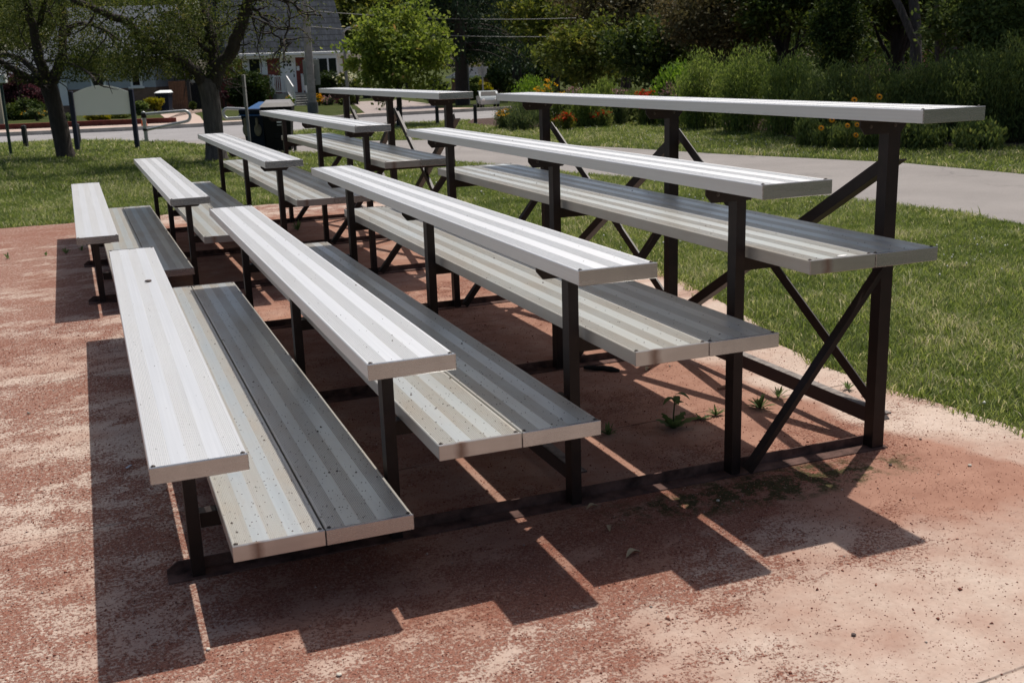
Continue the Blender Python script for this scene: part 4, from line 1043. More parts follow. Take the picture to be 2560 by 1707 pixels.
def shingle_mat(name, col):
    mt, nt, bs = new_mat(name); co = objco(nt)
    br = N(nt, "ShaderNodeTexBrick"); br.inputs["Scale"].default_value = 2.2; br.inputs["Mortar Size"].default_value = 0.012
    br.inputs["Brick Width"].default_value = 0.33; br.inputs["Row Height"].default_value = 0.14; br.inputs["Bias"].default_value = 0.1
    br.inputs["Color1"].default_value = (*[c * 0.72 for c in col], 1); br.inputs["Color2"].default_value = (*[min(1, c * 1.35) for c in col], 1); br.inputs["Mortar"].default_value = (*[c * 0.5 for c in col], 1)
    mp = N(nt, "ShaderNodeMapping"); mp.inputs["Rotation"].default_value = (math.radians(48), 0, 0); nt.links.new(co, mp.inputs[0]); nt.links.new(mp.outputs[0], br.inputs["Vector"])
    nt.links.new(mix(nt, 0.6, br.outputs[0], ramp(nt, noise(nt, co, 9, 5, 0.7), [(0.3, 0.7), (0.7, 1.25)]), 'MULTIPLY'), bs.inputs["Base Color"])
    bs.inputs["Roughness"].default_value = 0.95; bs.inputs["Specular IOR Level"].default_value = 0.15; return mt
M['shingle'] = shingle_mat("dark_grey_shingles", (0.044, 0.050, 0.060))
M['shingle_grey'] = shingle_mat("grey_shingles", (0.11, 0.12, 0.135))
mt, nt, bs = new_mat("window_glass"); bs.inputs["Base Color"].default_value = (0.012, 0.016, 0.016, 1); bs.inputs["Roughness"].default_value = 0.06; bs.inputs["Specular IOR Level"].default_value = 0.6; M['glass'] = mt

def local_box(fr, parent, name, mat, u0, v0, u1, v1, y0, y1, ch=0.0, label=None, grow=0.0):
    """box whose front face (at local depth y0) shows between the two photo corners"""
    x0, z1 = fr.pl(u0, v0, y0); x1, z0 = fr.pl(u1, v1, y0)
    um, vm = (u0 + u1) / 2, (v0 + v1) / 2
    w = abs(fr.pl(u1, vm, y0)[0] - fr.pl(u0, vm, y0)[0]); h = abs(fr.pl(um, v0, y0)[1] - fr.pl(um, v1, y0)[1]); cx, cz = fr.pl(um, vm, y0)
    b = MB(); b.box(cx - w / 2 - grow, cx + w / 2 + grow, y0, y1, cz - h / 2 - grow, cz + h / 2 + grow, ch)
    o = b.build(name, mat, parent)
    if label: o['label'] = label
    return o, (cx - w / 2, cx + w / 2, cz - h / 2, cz + h / 2)

# ---- brick house with steep dark roof
O = gpt(755, 264); HT = math.radians(24); fr = Frame(O, HT)
house = empty('brick_house', O, -YAW + HT, "red brick house with a steep dark shingle roof, white door and white shutters", 'house')
YW = 1.7
xl = fr.pl(583, 200, YW)[0]; xr = fr.pl(868, 200, YW)[0]; ze = fr.pl(725, 138, YW)[1]
dz0 = fr.pl(690, 232, YW)[1]
b = MB(); b.box(xl, xr, YW, YW + 8.0, -0.9, ze + 0.05); wall = b.build('wall', M['brick'], house)
b = MB()     # roof: steep, with slightly inclined rakes
y0, y1 = YW - 0.42, YW + 8.4; ym = (y0 + y1) / 2; zr = ze + 5.6; xa, xb = xl - 0.30, xr + 0.10
inr = 0.05
vs = [(xa, y0, ze - 0.02), (xb, y0, ze - 0.02), (xb, y1, ze - 0.02), (xa, y1, ze - 0.02), (xa + inr, ym, zr), (xb - inr, ym, zr),
      (xa, y0, ze + 0.14), (xb, y0, ze + 0.14), (xb, y1, ze + 0.14), (xa, y1, ze + 0.14)]
b.add(vs, [(0, 3, 2, 1), (6, 7, 5, 4), (7, 8, 5), (8, 9, 4, 5), (9, 6, 4), (0, 1, 7, 6), (1, 2, 8, 7), (2, 3, 9, 8), (3, 0, 6, 9)])
roof = b.build('roof', M['shingle'], house)
b = MB(); b.box(xa - 0.02, xb + 0.02, y0 - 0.13, y0 - 0.003, ze - 0.03, ze + 0.13, 0.02); b.build('gutter', M['white'], house)
b = MB(); b.box(xa + 0.05, xb - 0.05, y0, YW - 0.003, ze - 0.14, ze - 0.03); b.build('soffit', M['white'], house)
for xd in (xr - 0.08, xl + 0.08):
    b = MB(); b.tube([(xd, YW - 0.07, ze - 0.1), (xd, YW - 0.07, -0.1)], 0.045, 8); b.build('downspout', M['white'], house)
# door
dfr, (dx0, dx1, dz0, dz1) = local_box(fr, house, 'door_frame', M['white'], 702, 140, 741, 232, YW - 0.05, YW - 0.002)
b = MB(); b.box(dx0 + 0.14, dx1 - 0.14, YW - 0.085, YW - 0.052, dz0 + 0.05, dz1 - 0.14, 0.01); door = b.build('door', M['white'], house)
local_box(fr, door, 'pane', M['glass'], 708, 152, 728, 166, YW - 0.092, YW - 0.086)
g = MB(); px0, pz1 = fr.pl(708, 152, YW - 0.1); px1, pz0 = fr.pl(728, 166, YW - 0.1)
for t in (1 / 3, 2 / 3): g.box(px0 + (px1 - px0) * t - 0.02, px0 + (px1 - px0) * t + 0.02, YW - 0.10, YW - 0.093, pz0 - 0.02, pz1 + 0.02)
g.box(px0 - 0.03, px1 + 0.03, YW - 0.1005, YW - 0.0925, (pz0 + pz1) / 2 - 0.02, (pz0 + pz1) / 2 + 0.02); g.build('muntin', M['white'], door)
g = MB(); hx, hz = fr.pl(735, 186, YW - 0.1); g.box(hx - 0.025, hx + 0.025, YW - 0.12, YW - 0.087, hz - 0.16, hz + 0.02, 0.01); g.ball((hx, YW - 0.13, hz + 0.13), 0.035); g.build('handle', M['steel'], door)
b = MB(); b.box(*[fr.pl(740.5, 167, YW)[0], fr.pl(747, 167, YW)[0]], YW - 0.12, YW - 0.003, fr.pl(744, 177, YW)[1], fr.pl(744, 166, YW)[1], 0.01); tag(b.build('mailbox', M['white'], house))
# house number, three raised characters on the brick (worn, as in the photograph)
cur = bpy.data.curves.new('house_number', 'FONT'); cur.body = "153"; cur.size = 0.34; cur.extrude = 0.012; cur.space_character = 1.35
hn = bpy.data.objects.new('house_number', cur); COL.objects.link(hn); hn.parent = house; cur.materials.append(M['stone'])
hx, hz = fr.pl(680, 170, YW)
bpy.context.view_layer.update()
me_ = bpy.data.meshes.new_from_object(hn.evaluated_get(bpy.context.evaluated_depsgraph_get())); bpy.data.objects.remove(hn); bpy.data.curves.remove(cur)
hn = link('house_number', me_, M['stone'], house); hn.location = (hx, YW - 0.016, hz); hn.rotation_euler = (math.radians(90), 0, 0)
# left window with shutters
def window(u0, v0, u1, v1, y, parent, lights=1):
    f, (a, b_, c, d) = local_box(fr, parent, 'window', M['white'], u0, v0, u1, v1, y - 0.06, y - 0.002)
    for i in range(lights):
        xa_, xb_ = a + (b_ - a) * i / lights, a + (b_ - a) * (i + 1) / lights
        m_ = MB(); m_.box(xa_ + 0.055, xb_ - 0.055, y - 0.066, y - 0.0605, c + 0.06, d - 0.06); m_.build('pane', M['glass'], f)
    m_ = MB(); m_.box(a - 0.05, b_ + 0.05, y - 0.12, y - 0.061, c - 0.05, c + 0.03, 0.01); m_.build('sill', M['white'], f)
    return f
def shutter(u0, v0, u1, v1, y):
    f, (a, b_, c, d) = local_box(fr, house, 'shutter', M['white'], u0, v0, u1, v1, y - 0.045, y - 0.002)
    m_ = MB(); n_ = 4
    for i in range(n_):
        xa_ = a + (b_ - a) * (i + 0.18) / n_; m_.box(xa_, xa_ + (b_ - a) * 0.64 / n_, y - 0.062, y - 0.046, c + 0.06, d - 0.06)
    m_.build('board', M['white_dull'], f)
window(621, 146, 652, 186, YW, house); shutter(606, 145, 620, 188, YW); shutter(654, 145, 668, 188, YW)
# bay window at right: three lights, projecting
b = MB(); bx0, bz1 = fr.pl(776, 140, YW - 0.5); bx1, bz0 = fr.pl(844, 184, YW - 0.5)
b.prismz([(bx0 - 0.25, YW - 0.002), (bx0, YW - 0.5), (bx1, YW - 0.5), (bx1 + 0.25, YW - 0.002)][::-1], bz0 - 0.35, bz1 + 0.03); bay = b.build('bay_window', M['white'], house)
for (a, c_) in ((0.03, 0.21), (0.25, 0.62), (0.68, 0.97)):
    m_ = MB(); m_.box(bx0 + (bx1 - bx0) * a, bx0 + (bx1 - bx0) * c_, YW - 0.508, YW - 0.502, bz0 + 0.03, bz1 - 0.16); m_.build('pane', M['glass'], bay)
shutter(844, 141, 857, 182, YW)
# porch slab, steps, railings
px0 = fr.pl(681, 232, YW)[0]; px1 = fr.pl(765, 232, YW)[0]
stx0, stx1 = fr.pl(733, 240, 0.2)[0], fr.pl(765, 240, 0.2)[0]
b = MB(); b.box(px0, px1 + 0.1, 0.75, YW - 0.003, -0.5, dz0 - 0.03); b.build('porch', M['stone'], house)
nst = 5
for i in range(nst):
    zt = dz0 - 0.03 - (i + 1) * (dz0 - 0.03) / (nst + 0.3)
    b = MB(); b.box(stx0, stx1 + 0.05, 0.75 - (i + 1) * 0.26, 0.748 - i * 0.26, -0.3, zt - 0.045); s_ = b.build('step', M['riser'], house)
    b = MB(); b.box(stx0 - 0.02, stx1 + 0.07, 0.75 - (i + 1) * 0.26 - 0.02, 0.748 - i * 0.26, zt - 0.0445, zt, 0.008); b.build('tread', M['stone'], s_)
def railing(pts, nb, name='railing'):
    b = MB(); hr = 0.92
    for p in pts: b.box(p[0] - 0.045, p[0] + 0.045, p[1] - 0.045, p[1] + 0.045, p[2], p[2] + hr + 0.08)
    for p, q in zip(pts[:-1], pts[1:]):
        for h in (hr, 0.12): b.sweep((p[0], p[1], p[2] + h), (q[0], q[1], q[2] + h), [(-0.03, -0.03), (0.03, -0.03), (0.03, 0.03), (-0.03, 0.03)], (0.3, 1, 0) if abs(q[0] - p[0]) > abs(q[1] - p[1]) else (1, 0.3, 0), (0, 0, 1))
        for i in range(1, nb):
            t = i / nb; x, y, z = [p[k] + (q[k] - p[k]) * t for k in range(3)]
            b.box(x - 0.017, x + 0.017, y - 0.017, y + 0.017, z + 0.12, z + hr)
    b.build(name, M['white'], house)
zp = dz0 - 0.03
rx = fr.pl(686, 232, 0.85)[0]
railing([(rx, YW - 0.1, zp), (rx, 0.85, zp), (stx0 - 0.14, 0.85, zp), (stx0 - 0.1, -0.5, 0.02)], 7)
railing([(stx1 + 0.2, YW - 0.1, zp), (stx1 + 0.2, 0.85, zp), (stx1 + 0.22, -0.5, 0.02)], 7)
HD = depth(O)
def hshrub(name, u, vc, rx_, rz_, D, n, leaf, mat, label, seed, group=None, cat='shrub', flowers=None, flat=1.0):
    r = np.random.default_rng(seed); c = at(u, vc, D); base = np.array([c[0], c[1], zg(c[1])]); k = D / FPX
    root = empty(name, base, 0, label, cat, group)
    zc = c[2]; rad = (rx_ * k, rx_ * k * 0.8, max(rz_ * k, 0.1))
    P, tone, cc = clump_points((c[0], c[1], max(zc, base[2] + rad[2] * 0.8)), rad, max(16, n // 90), 90, r, 0.33, 0.45)
    keep = P[:, 2] > base[2] + 0.02; P, tone = P[keep], tone[keep]
    make_leaves('foliage', P, tone, leaf, leaf * 0.5, mat, root, r)
    b = MB()
    for i in range(7):
        q = cc[r.integers(len(cc))] - base; b.tube([(r.normal(0, .04), r.normal(0, .04), -0.05), q * 0.5 + np.array([0, 0, 0.05]), q], [0.025, 0.018, 0.006], 5, cap=False)
    b.build('stems', M['bark_dark'], root)
    if flowers:
        fm, nf, size = flowers; j = r.integers(0, len(P), nf)
        d = unit(P[j] - np.array([c[0], c[1], base[2]])); Q_ = P[j] + d * 0.08
        Q_ = np.repeat(Q_, 8, 0) + r.normal(0, size * 0.6, (nf * 8, 3))
        V, F = leaf_cloud(Q_ - base, size, size * 0.6, r); fastmesh('blossom', V, F, LM[fm], root, rnd=r.uniform(0, 1, len(Q_)))['kind'] = 'stuff'
    return root
hshrub('yew_bush', 628, 225, 50, 52, HD - 1.5, 9000, 0.16, 'yew_needles', "large dark yew bush left of the front door, in front of the shuttered window", 401)
hshrub('yew_bush', 590, 245, 28, 25, HD - 1.8, 3000, 0.15, 'yew_needles', "smaller dark yew at the left foot of the big yew bush", 402)
hshrub('yew_bush', 815, 212, 38, 34, HD - 0.5, 5000, 0.16, 'yew_needles', "dark clipped yew below the bay window", 403)
hshrub('hydrangea_bush', 862, 205, 26, 22, HD - 2.5, 2600, 0.16, 'mid_leaves', "bush with cream flower heads between the bay window and the maple", 404, flowers=('white_petals', 46, 0.15))
hshrub('hydrangea_bush', 890, 214, 26, 16, HD - 3.0, 2200, 0.16, 'mid_leaves', "lower cream-flowered bush partly behind the maple", 405, flowers=('white_petals', 30, 0.15))
hshrub('front_border', 722, 255, 14, 10, HD - 2.5, 900, 0.13, 'bright_leaves', "little bright plant left of the white stair railing", 406, flowers=('yellow_petals', 4, 0.09), cat='plant')
hshrub('front_border', 795, 252, 15, 10, HD - 2.6, 1000, 0.12, 'mid_leaves', "yellow-orange flowers right of the grey lamp pole", 407, flowers=('yellow_petals', 30, 0.10), cat='flower plant')
hshrub('front_border', 822, 254, 17, 12, HD - 2.6, 1400, 0.12, 'grey_green_leaves', "purple-grey perennials below the bay window", 408, flowers=('pink_petals', 40, 0.09), cat='flower plant')
hshrub('front_border', 870, 252, 30, 14, HD - 3.0, 2200, 0.13, 'mid_leaves', "green border plants behind the seats of the farther bleacher, left of the driveway", 409, cat='plant')

# ---- pale blue-grey neighbour house
O = np.array([*at(330, 285, 60)[:2], 0]); O[2] = zg(O[1]); fr = Frame(O)
nb = empty('siding_house', O, -YAW, "pale blue-grey house with a white window and brown brick base behind the park trees", 'house')
xl, _ = fr.pl(140, 200, 0); xr, _ = fr.pl(388, 200, 0); zt = fr.pl(330, 150, 0)[1]; zb = fr.pl(330, 220, 0)[1]
b = MB(); b.box(xl, xr, 0, 8, zb, zt); b.build('wall', M['siding'], nb)
b = MB(); b.box(xl - 0.02, xr + 0.02, -0.04, 8.02, -0.9, zb - 0.002); b.build('brick_base', M['brick_brown'], nb)
b = MB(); xa, xb = xl - 0.5, xr + 0.5; y0, y1 = -0.6, 8.6; ym = 4; zr = zt + 3.0
b.add([(xa, y0, zt), (xb, y0, zt), (xb, y1, zt), (xa, y1, zt), (xa, ym, zr), (xb, ym, zr), (xa, y0, zt + .15), (xb, y0, zt + .15), (xb, y1, zt + .15), (xa, y1, zt + .15)],
      [(0, 3, 2, 1), (6, 7, 5, 4), (7, 8, 5), (8, 9, 4, 5), (9, 6, 4), (0, 1, 7, 6), (1, 2, 8, 7), (2, 3, 9, 8), (3, 0, 6, 9)]); b.build('roof', M['shingle_grey'], nb)
b = MB(); b.box(xa, xb, y0 - 0.14, y0 - 0.003, zt - 0.02, zt + 0.16, 0.02); b.build('gutter', M['black_wood'], nb)
_save = house
def window2(u0, v0, u1, v1):
    f, (a, b_, c, d) = local_box(fr, nb, 'window', M['white'], u0, v0, u1, v1, -0.06, -0.002)
    m_ = MB(); m_.box(a + 0.12, b_ - 0.12, -0.066, -0.0605, c + 0.12, d - 0.1); m_.build('pane', M['glass'], f)
    m_ = MB(); m_.box(a - 0.12, b_ + 0.12, -0.14, -0.061, c - 0.04, c + 0.07, 0.01); m_.build('sill', M['white'], f)
window2(324, 158, 353, 220); window2(225, 158, 262, 220)
local_box(fr, nb, 'porch_door', M['white'], 150, 205, 170, 265, -0.08, -0.045)
# brown board fence / gate between the houses
O = np.array([*at(440, 280, 58)[:2], 0]); O[2] = zg(O[1]); fr = Frame(O)
fe = empty('wooden_gate', O, -YAW, "tall brown board gate at the end of the pinkish driveway", 'gate')
for i in range(8):
    u0 = 424 + i * 5.6
    b = MB(); xa = fr.pl(u0, 240, 0)[0]; xb = fr.pl(u0 + 5.2, 240, 0)[0]; b.box(xa, xb, 0, 0.03, -0.05, fr.pl(445, 203, 0)[1]); b.build('board', M['cedar'], fe)
b = MB(); xa = fr.pl(469, 240, 0)[0]; b.box(xa, xa + 0.16, -0.03, 0.12, -0.1, fr.pl(469, 200, 0)[1]); b.build('gate_post', M['black_wood'], fe)
O2 = np.array([*at(520, 280, 63)[:2], 0]); O2[2] = zg(O2[1]); fr2 = Frame(O2)
fb = empty('wooden_fence', O2, -YAW, "grey-brown board fence behind the thick-trunked park tree", 'fence')
for i in range(3):
    b = MB(); xa = fr2.pl(468 + i * 40, 240, 0)[0]; xb = fr2.pl(507 + i * 40, 240, 0)[0]
    for j in range(8): b.box(xa + (xb - xa) * j / 8, xa + (xb - xa) * (j + 0.93) / 8, 0, 0.025, -0.1, fr2.pl(520, 206, 0)[1])
    b.build('fence_panel', M['black_wood'] if i == 0 else M['cedar'], fb)
# ---- roof of another house at far left and the pinkish house beyond the spruce
def plain_house(u0, u1, vt, D, wallm, roofm, label, rise=2.6, wins=()):
    um = (u0 + u1) / 2; c = at(um, 240, D); O = np.array([c[0], c[1], zg(c[1])]); fr = Frame(O)
    h = empty('house', O, -YAW, label, 'house')
    xl = fr.pl(u0, vt, 0)[0]; xr = fr.pl(u1, vt, 0)[0]; zt = fr.pl(um, vt, 0)[1]
    b = MB(); b.box(xl, xr, 0, 7, -0.8, zt); b.build('wall', wallm, h)
    b = MB(); xa, xb = xl - .4, xr + .4
    b.add([(xa, -.5, zt + .002), (xb, -.5, zt + .002), (xb, 7.5, zt + .002), (xa, 7.5, zt + .002), (xa + 1.2, 3.5, zt + rise), (xb - 1.2, 3.5, zt + rise)], [(0, 3, 2, 1), (0, 1, 5, 4), (1, 2, 5), (2, 3, 4, 5), (3, 0, 4)]); b.build('roof', roofm, h)
    b = MB(); b.box(xa, xb, -.62, -.503, zt - 0.06, zt + 0.12); b.build('gutter', M['white'], h)
    for (a, c_, d, e) in wins:
        f, (p, q, s, t) = local_box(fr, h, 'window', M['white'], a, c_, d, e, -0.06, -0.002)
        m_ = MB(); m_.box(p + .08, q - .08, -.066, -.0605, s + .08, t - .08); m_.build('pane', M['glass'], f)
plain_house(-60, 128, 205, 70, M['brick_brown'], M['shingle_grey'], "low house with a blue-grey roof behind the purple-leaved bush", 2.0, [(20, 215, 60, 240)])
plain_house(1128, 1262, 192, 84, M['brick_pink'], M['shingle'], "pinkish brick house glimpsed behind the stop sign", 0.7, [(1198, 196, 1210, 212)])
plain_house(2180, 2330, 120, 50, M['brick_pink'], M['brick_pink'], "reddish roofed house glimpsed between the dark trees right of the cedar", 1.6)
plain_house(2440, 2560, 100, 50, M['brick_pink'], M['brick_pink'], "reddish roofed house glimpsed above the bushes near the photo's right edge", 1.9)

# ============================================================ PLANTS ACROSS THE STREET
hshrub('purple_bush', 45, 235, 62, 46, 52, 7000, 0.17, 'purple_leaves', "purple-leaved bush at the photo's left, across the street", 420)
hshrub('garden_bush', 60, 283, 60, 26, 50, 4000, 0.15, 'dark_leaves', "dark green bush below the purple-leaved one", 421)
hshrub('garden_bush', 92, 286, 28, 12, 47, 1600, 0.13, 'grey_green_leaves', "pale leafy plants right of the dark bush, left of the leaning tree", 422, flowers=('yellow_petals', 14, 0.05))
hshrub('garden_bush', 165, 305, 16, 16, 40, 1300, 0.12, 'grey_green_leaves', "pale shrub just right of the leaning tree's trunk", 423)
hshrub('golden_bush', 243, 300, 32, 17, 41, 2400, 0.12, 'golden_leaves', "low yellow-green bush with a dark middle below the sign board", 424)
hshrub('golden_bush', 385, 258, 24, 18, 51, 2400, 0.14, 'golden_leaves', "rounded bright golden bush left of the dark bin", 425)
hshrub('garden_bush', 345, 268, 22, 22, 50, 2200, 0.14, 'shade_leaves', "dull reddish-green bush right of the sign board", 426)
hshrub('garden_bush', 300, 292, 36, 8, 46, 1800, 0.12, 'mid_leaves', "low green hedge plants under the right part of the sign board", 427)
hshrub('garden_bush', 480, 262, 12, 10, 56, 700, 0.12, 'dark_leaves', "small dark bush beside the board gate", 428)
hshrub('red_bush', 562, 238, 10, 16, 57, 900, 0.13, 'purple_leaves', "small dark red shrub between the thick trunk and the yew", 429)
hshrub('garden_bush', 1090, 225, 40, 30, 52, 3000, 0.16, 'dark_leaves', "dark bush behind the maple, left of the bare spruce trunk", 430)
hshrub('garden_bush', 1186, 225, 22, 40, 56, 2600, 0.16, 'shade_leaves', "bush between the bare spruce trunk and the stop sign", 431)
hshrub('garden_bush', 1215, 222, 18, 26, 53, 1700, 0.15, 'golden_leaves', "yellowish bush below the stop sign", 432)
hshrub('garden_bush', 1283, 222, 16, 24, 45, 1800, 0.13, 'dark_leaves', "small dark rounded bush right of the parked white car", 433)
hshrub('garden_bush', 1245, 200, 34, 40, 60, 3000, 0.17, 'dark_leaves', "tall dark bush behind the parked white car", 434)
hshrub('garden_bush', 1115, 252, 40, 14, 50, 1800, 0.14, 'dark_leaves', "low dark bushes under the maple beyond the driveway", 435)

# ============================================================ STREET FURNITURE
def vpost(name, u, v, vt, w, mat, label, cat, group=None, square=True, D=None, extra=None):
    base = gpt(u, v); Dd = depth(base); H = float((CAM + ray(u, vt) * (Dd / float(ray(u, vt) @ F2)))[2] - base[2])
    o = empty(name, base, -YAW, label, cat, group); b = MB()
    if square:
        b.box(-w / 2, w / 2, -w / 2, w / 2, -0.1, H - w * 0.25); b.add([(-w / 2, -w / 2, H - w * .25), (w / 2, -w / 2, H - w * .25), (w / 2, w / 2, H - w * .25), (-w / 2, w / 2, H - w * .25), (-w * .3, -w * .3, H), (w * .3, -w * .3, H), (w * .3, w * .3, H), (-w * .3, w * .3, H)], [(4, 5, 6, 7), (0, 1, 5, 4), (1, 2, 6, 5), (2, 3, 7, 6), (3, 0, 4, 7)])
    else: b.tube([(0, 0, -0.1), (0, 0, H - w * .2), (0, 0, H)], [w / 2, w / 2, w * .35], 12)
    b.build('post', mat, o)
    c = MB(); c.box(-w * .62, w * .62, -w * .62, w * .62, 0, 0.02); c.build('footing', M['stone'], o)
    return o, H
BO = 'black bollards along the street'
for (u, v, vt, w, lb_) in [(66, 369, 313, 0.085, "black wooden bollard left of the leaning tree"), (198, 361, 309, 0.085, "black wooden bollard just behind the sign board's left post"),
    (889, 300, 276, 0.085, "black bollard left of the maple, seen under the top seat"), (996, 317, 269, 0.085, "black bollard beside the maple's trunk"),
    (1094, 312, 266, 0.085, "black bollard between the maple and the farther bleacher's last post"), (1189, 310, 261, 0.085, "rightmost black bollard, in the gap between the two bleachers' top seats")]:
    vpost('bollard', u, v, vt, w, M['black_wood'], lb_, 'bollard', BO)
vpost('beige_pillar', 6, 321, 212, 0.30, M['beige'], "beige rendered pillar at the photo's left edge across the street", 'pillar')
# green post at far left with pale box
o, H = vpost('green_post', 28, 388, 205, 0.06, M['green_paint'], "thin dark green post with a pale box on top at the photo's left edge", 'post', square=False)
b = MB(); b.box(-0.04, 0.12, -0.06, 0.06, H - 0.02, H + 0.15, 0.01); b.build('box', M['white_dull'], o)
# blank sign board
base = gpt(195, 377); fr = Frame(base); sb = empty('sign_board', base, -YAW, "blank white sign board with an arched top on two navy posts", 'sign')
xL = 0.0; xR = fr.pl(344, 371, 0)[0]; zT = fr.pl(180, 231, 0)[1]
for x in (xL, xR):
    b = MB(); b.box(x - 0.042, x + 0.042, -0.042, 0.042, -0.1, zT + 0.02, 0.006); b.build('post', M['navy'], sb)
z0 = fr.pl(190, 290, 0)[1]; b = MB(); poly = [(xL + 0.052, z0), (xR - 0.052, z0)]
nA = 14
for i in range(nA + 1):
    t = 1 - i / nA; poly.append((xL + 0.052 + (xR - xL - 0.104) * t, zT - 0.02 + 0.14 * math.sin(math.pi * t)))
b.prism(poly, -0.004, 0.004)
mt, nt, bs = new_mat("translucent_white_panel"); bs.inputs["Base Color"].default_value = (0.86, 0.87, 0.85, 1); bs.inputs["Roughness"].default_value = 0.6
tr = N(nt, "ShaderNodeBsdfTranslucent"); tr.inputs[0].default_value = (0.8, 0.82, 0.8, 1); ms = N(nt, "ShaderNodeMixShader"); ms.inputs[0].default_value = 0.30
nt.links.new(bs.outputs[0], ms.inputs[1]); nt.links.new(tr.outputs[0], ms.inputs[2]); nt.links.new(ms.outputs[0], nt.nodes["Material Output"].inputs[0])
b.build('panel', mt, sb)
# pipe swing gates
def pipe_gate(u, v, vt, tip_u, tip_v, low_v, label, mirror=False, hidden_post=False):
    base = gpt(u, v); fr = Frame(base); o = empty('pipe_gate', base, -YAW, label, 'gate', 'swing gates at the park entrance')
    H = fr.pl(u, vt, 0)[1]; b = MB(); b.tube([(0, 0, -0.1), (0, 0, H)], 0.045, 10); b.ball((0, 0, H), 0.045, 0.5, 10, 4); b.build('post', M['galv'], o)
    s = -1 if mirror else 1
    xt, zt = fr.pl(tip_u, tip_v, 0); _, zl = fr.pl(tip_u, low_v, 0); rr = (zt - zl) / 2
    pts = [(s * 0.02, 0, H - 0.04), (xt - s * rr, 0, zt)]
    for i in range(1, 9):
        a = math.pi / 2 - math.pi * i / 8; pts.append((xt - s * rr + s * rr * math.cos(a), 0, (zt + zl) / 2 + rr * math.sin(a)))
    pts.append((s * 0.03, 0, H * 0.42 if not mirror else zl + 0.02))
    b = MB(); b.tube(pts, 0.033, 8); b.build('bar', M['galv'], o)
    b = MB(); b.tube([(0, 0, H - 0.12), (0, 0, H - 0.02)], 0.058, 10); b.tube([(0, 0, H * .38), (0, 0, H * .46)], 0.058, 10); b.build('hinge', M['steel'], o)
pipe_gate(367, 356, 281, 474, 277, 304, "galvanised pipe swing gate with a rounded end, left of the thick-trunked tree")
pipe_gate(690, 345, 272, 557, 272, 297, "galvanised pipe swing gate reaching left from behind the wheeled bins", mirror=True)
# grey sign post in front of the bins, its sign seen edge on
o, H = vpost('sign_post', 627, 388, 190, 0.055, M['pole_grey'], "thin grey sign post in front of the blue-lidded bin, its sign seen from the edge", 'sign post', square=False)
b = MB(); b.box(-0.03, -0.012 + 0.03, -0.28, 0.28, H - 0.52, H + 0.02, 0.004); pl_ = b.build('plate', M['pole_grey'], o); pl_.rotation_euler = (0, 0, math.radians(11))
# lamp pole with grey back of a sign
base = gpt(783, 284); Dd = depth(base); fr = Frame(base); lp = empty('lamp_pole', base, -YAW, "weathered grey lamp pole carrying a grey sign back, in front of the brick house", 'pole')
b = MB(); b.tube([(0, 0, -0.1), (0, 0, 4.0), (0, 0, 9.5)], [0.17, 0.135, 0.085], 12); b.build('pole', M['pole_grey'], lp)
b = MB(); b.tube([(0, 0, -0.05), (0, 0, 0.42)], 0.21, 12); b.build('base_cover', M['riser'], lp)
x0, z1 = fr.pl(746, 151, 0.19); x1, z0 = fr.pl(792, 213, 0.19)
cx = 0.02; w = (x1 - x0); b = MB(); b.box(cx - w / 2, cx + w / 2, 0.19, 0.215, z0, z1, 0.008); b.build('sign_back', simple("grey_sign_back", (0.20, 0.225, 0.205), 0.6, 0.2, 0.08, 3), lp)
b = MB()
for zz in (z0 + 0.2, z1 - 0.2): b.box(-0.16, 0.16, 0.10, 0.188, zz - 0.03, zz + 0.03)
b.build('bracket', M['galv'], lp)
b = MB(); b.tube([(0, 0, 9.3), (0.5, -0.3, 9.6), (1.6, -1.0, 9.7)], [0.05, 0.04, 0.035], 8); b.box(1.45, 2.0, -1.12, -0.88, 9.62, 9.76, 0.03); b.build('lamp_arm', M['galv'], lp)
LPB = base.copy()
# second street lamp behind the maple with a curved arm
base = gpt(872, 278); fr = Frame(base); sl = empty('street_lamp', base, -YAW, "slim street lamp with a curved arm rising left of the maple, behind it", 'street lamp')
zt = fr.pl(858, 80, 0)[1]; b = MB(); b.tube([(0, 0, -0.1), (0, 0, zt)], [0.07, 0.05], 10); b.build('pole', M['pole_grey'], sl)
xa, za = fr.pl(872, 70, 0); xb, zb = fr.pl(897, 63.5, 0)
xp, zp_ = fr.pl(858, 80, 0); b = MB(); b.tube([(0, 0, zt - 0.02), (0.08, 0, zt + 0.06), ((0.1 + xa) / 2, 0, (zt + za) / 2 + 0.05), (xa + 0.05, 0, za), (xb, 0, zb)], [0.045, 0.04, 0.035, 0.035, 0.03], 8); b.box(xb - 0.05, xb + 0.5, -0.09, 0.09, zb - 0.05, zb + 0.04, 0.02); b.build('arm', M['galv'], sl)
# overhead wires from the lamp pole to a utility pole hidden among the right-hand trees
for (vv0, vv1, lb_) in ((27, 12, "upper overhead wire crossing in front of the roof and trees"), (66, 62, "lower overhead wire crossing in front of the maple's top")):
    A = at(768, vv0, Dd); B_ = at(1900, vv1 - 10, 52)
    b = MB(); pts = [A * (1 - t) + B_ * t - np.array([0, 0, 0.55 * 4 * t * (1 - t)]) for t in np.linspace(0, 1, 14)]
    b.tube(pts, 0.016, 5); tag(b.build('overhead_wire', M['pole_grey']), lb_, 'wire', 'overhead wires')
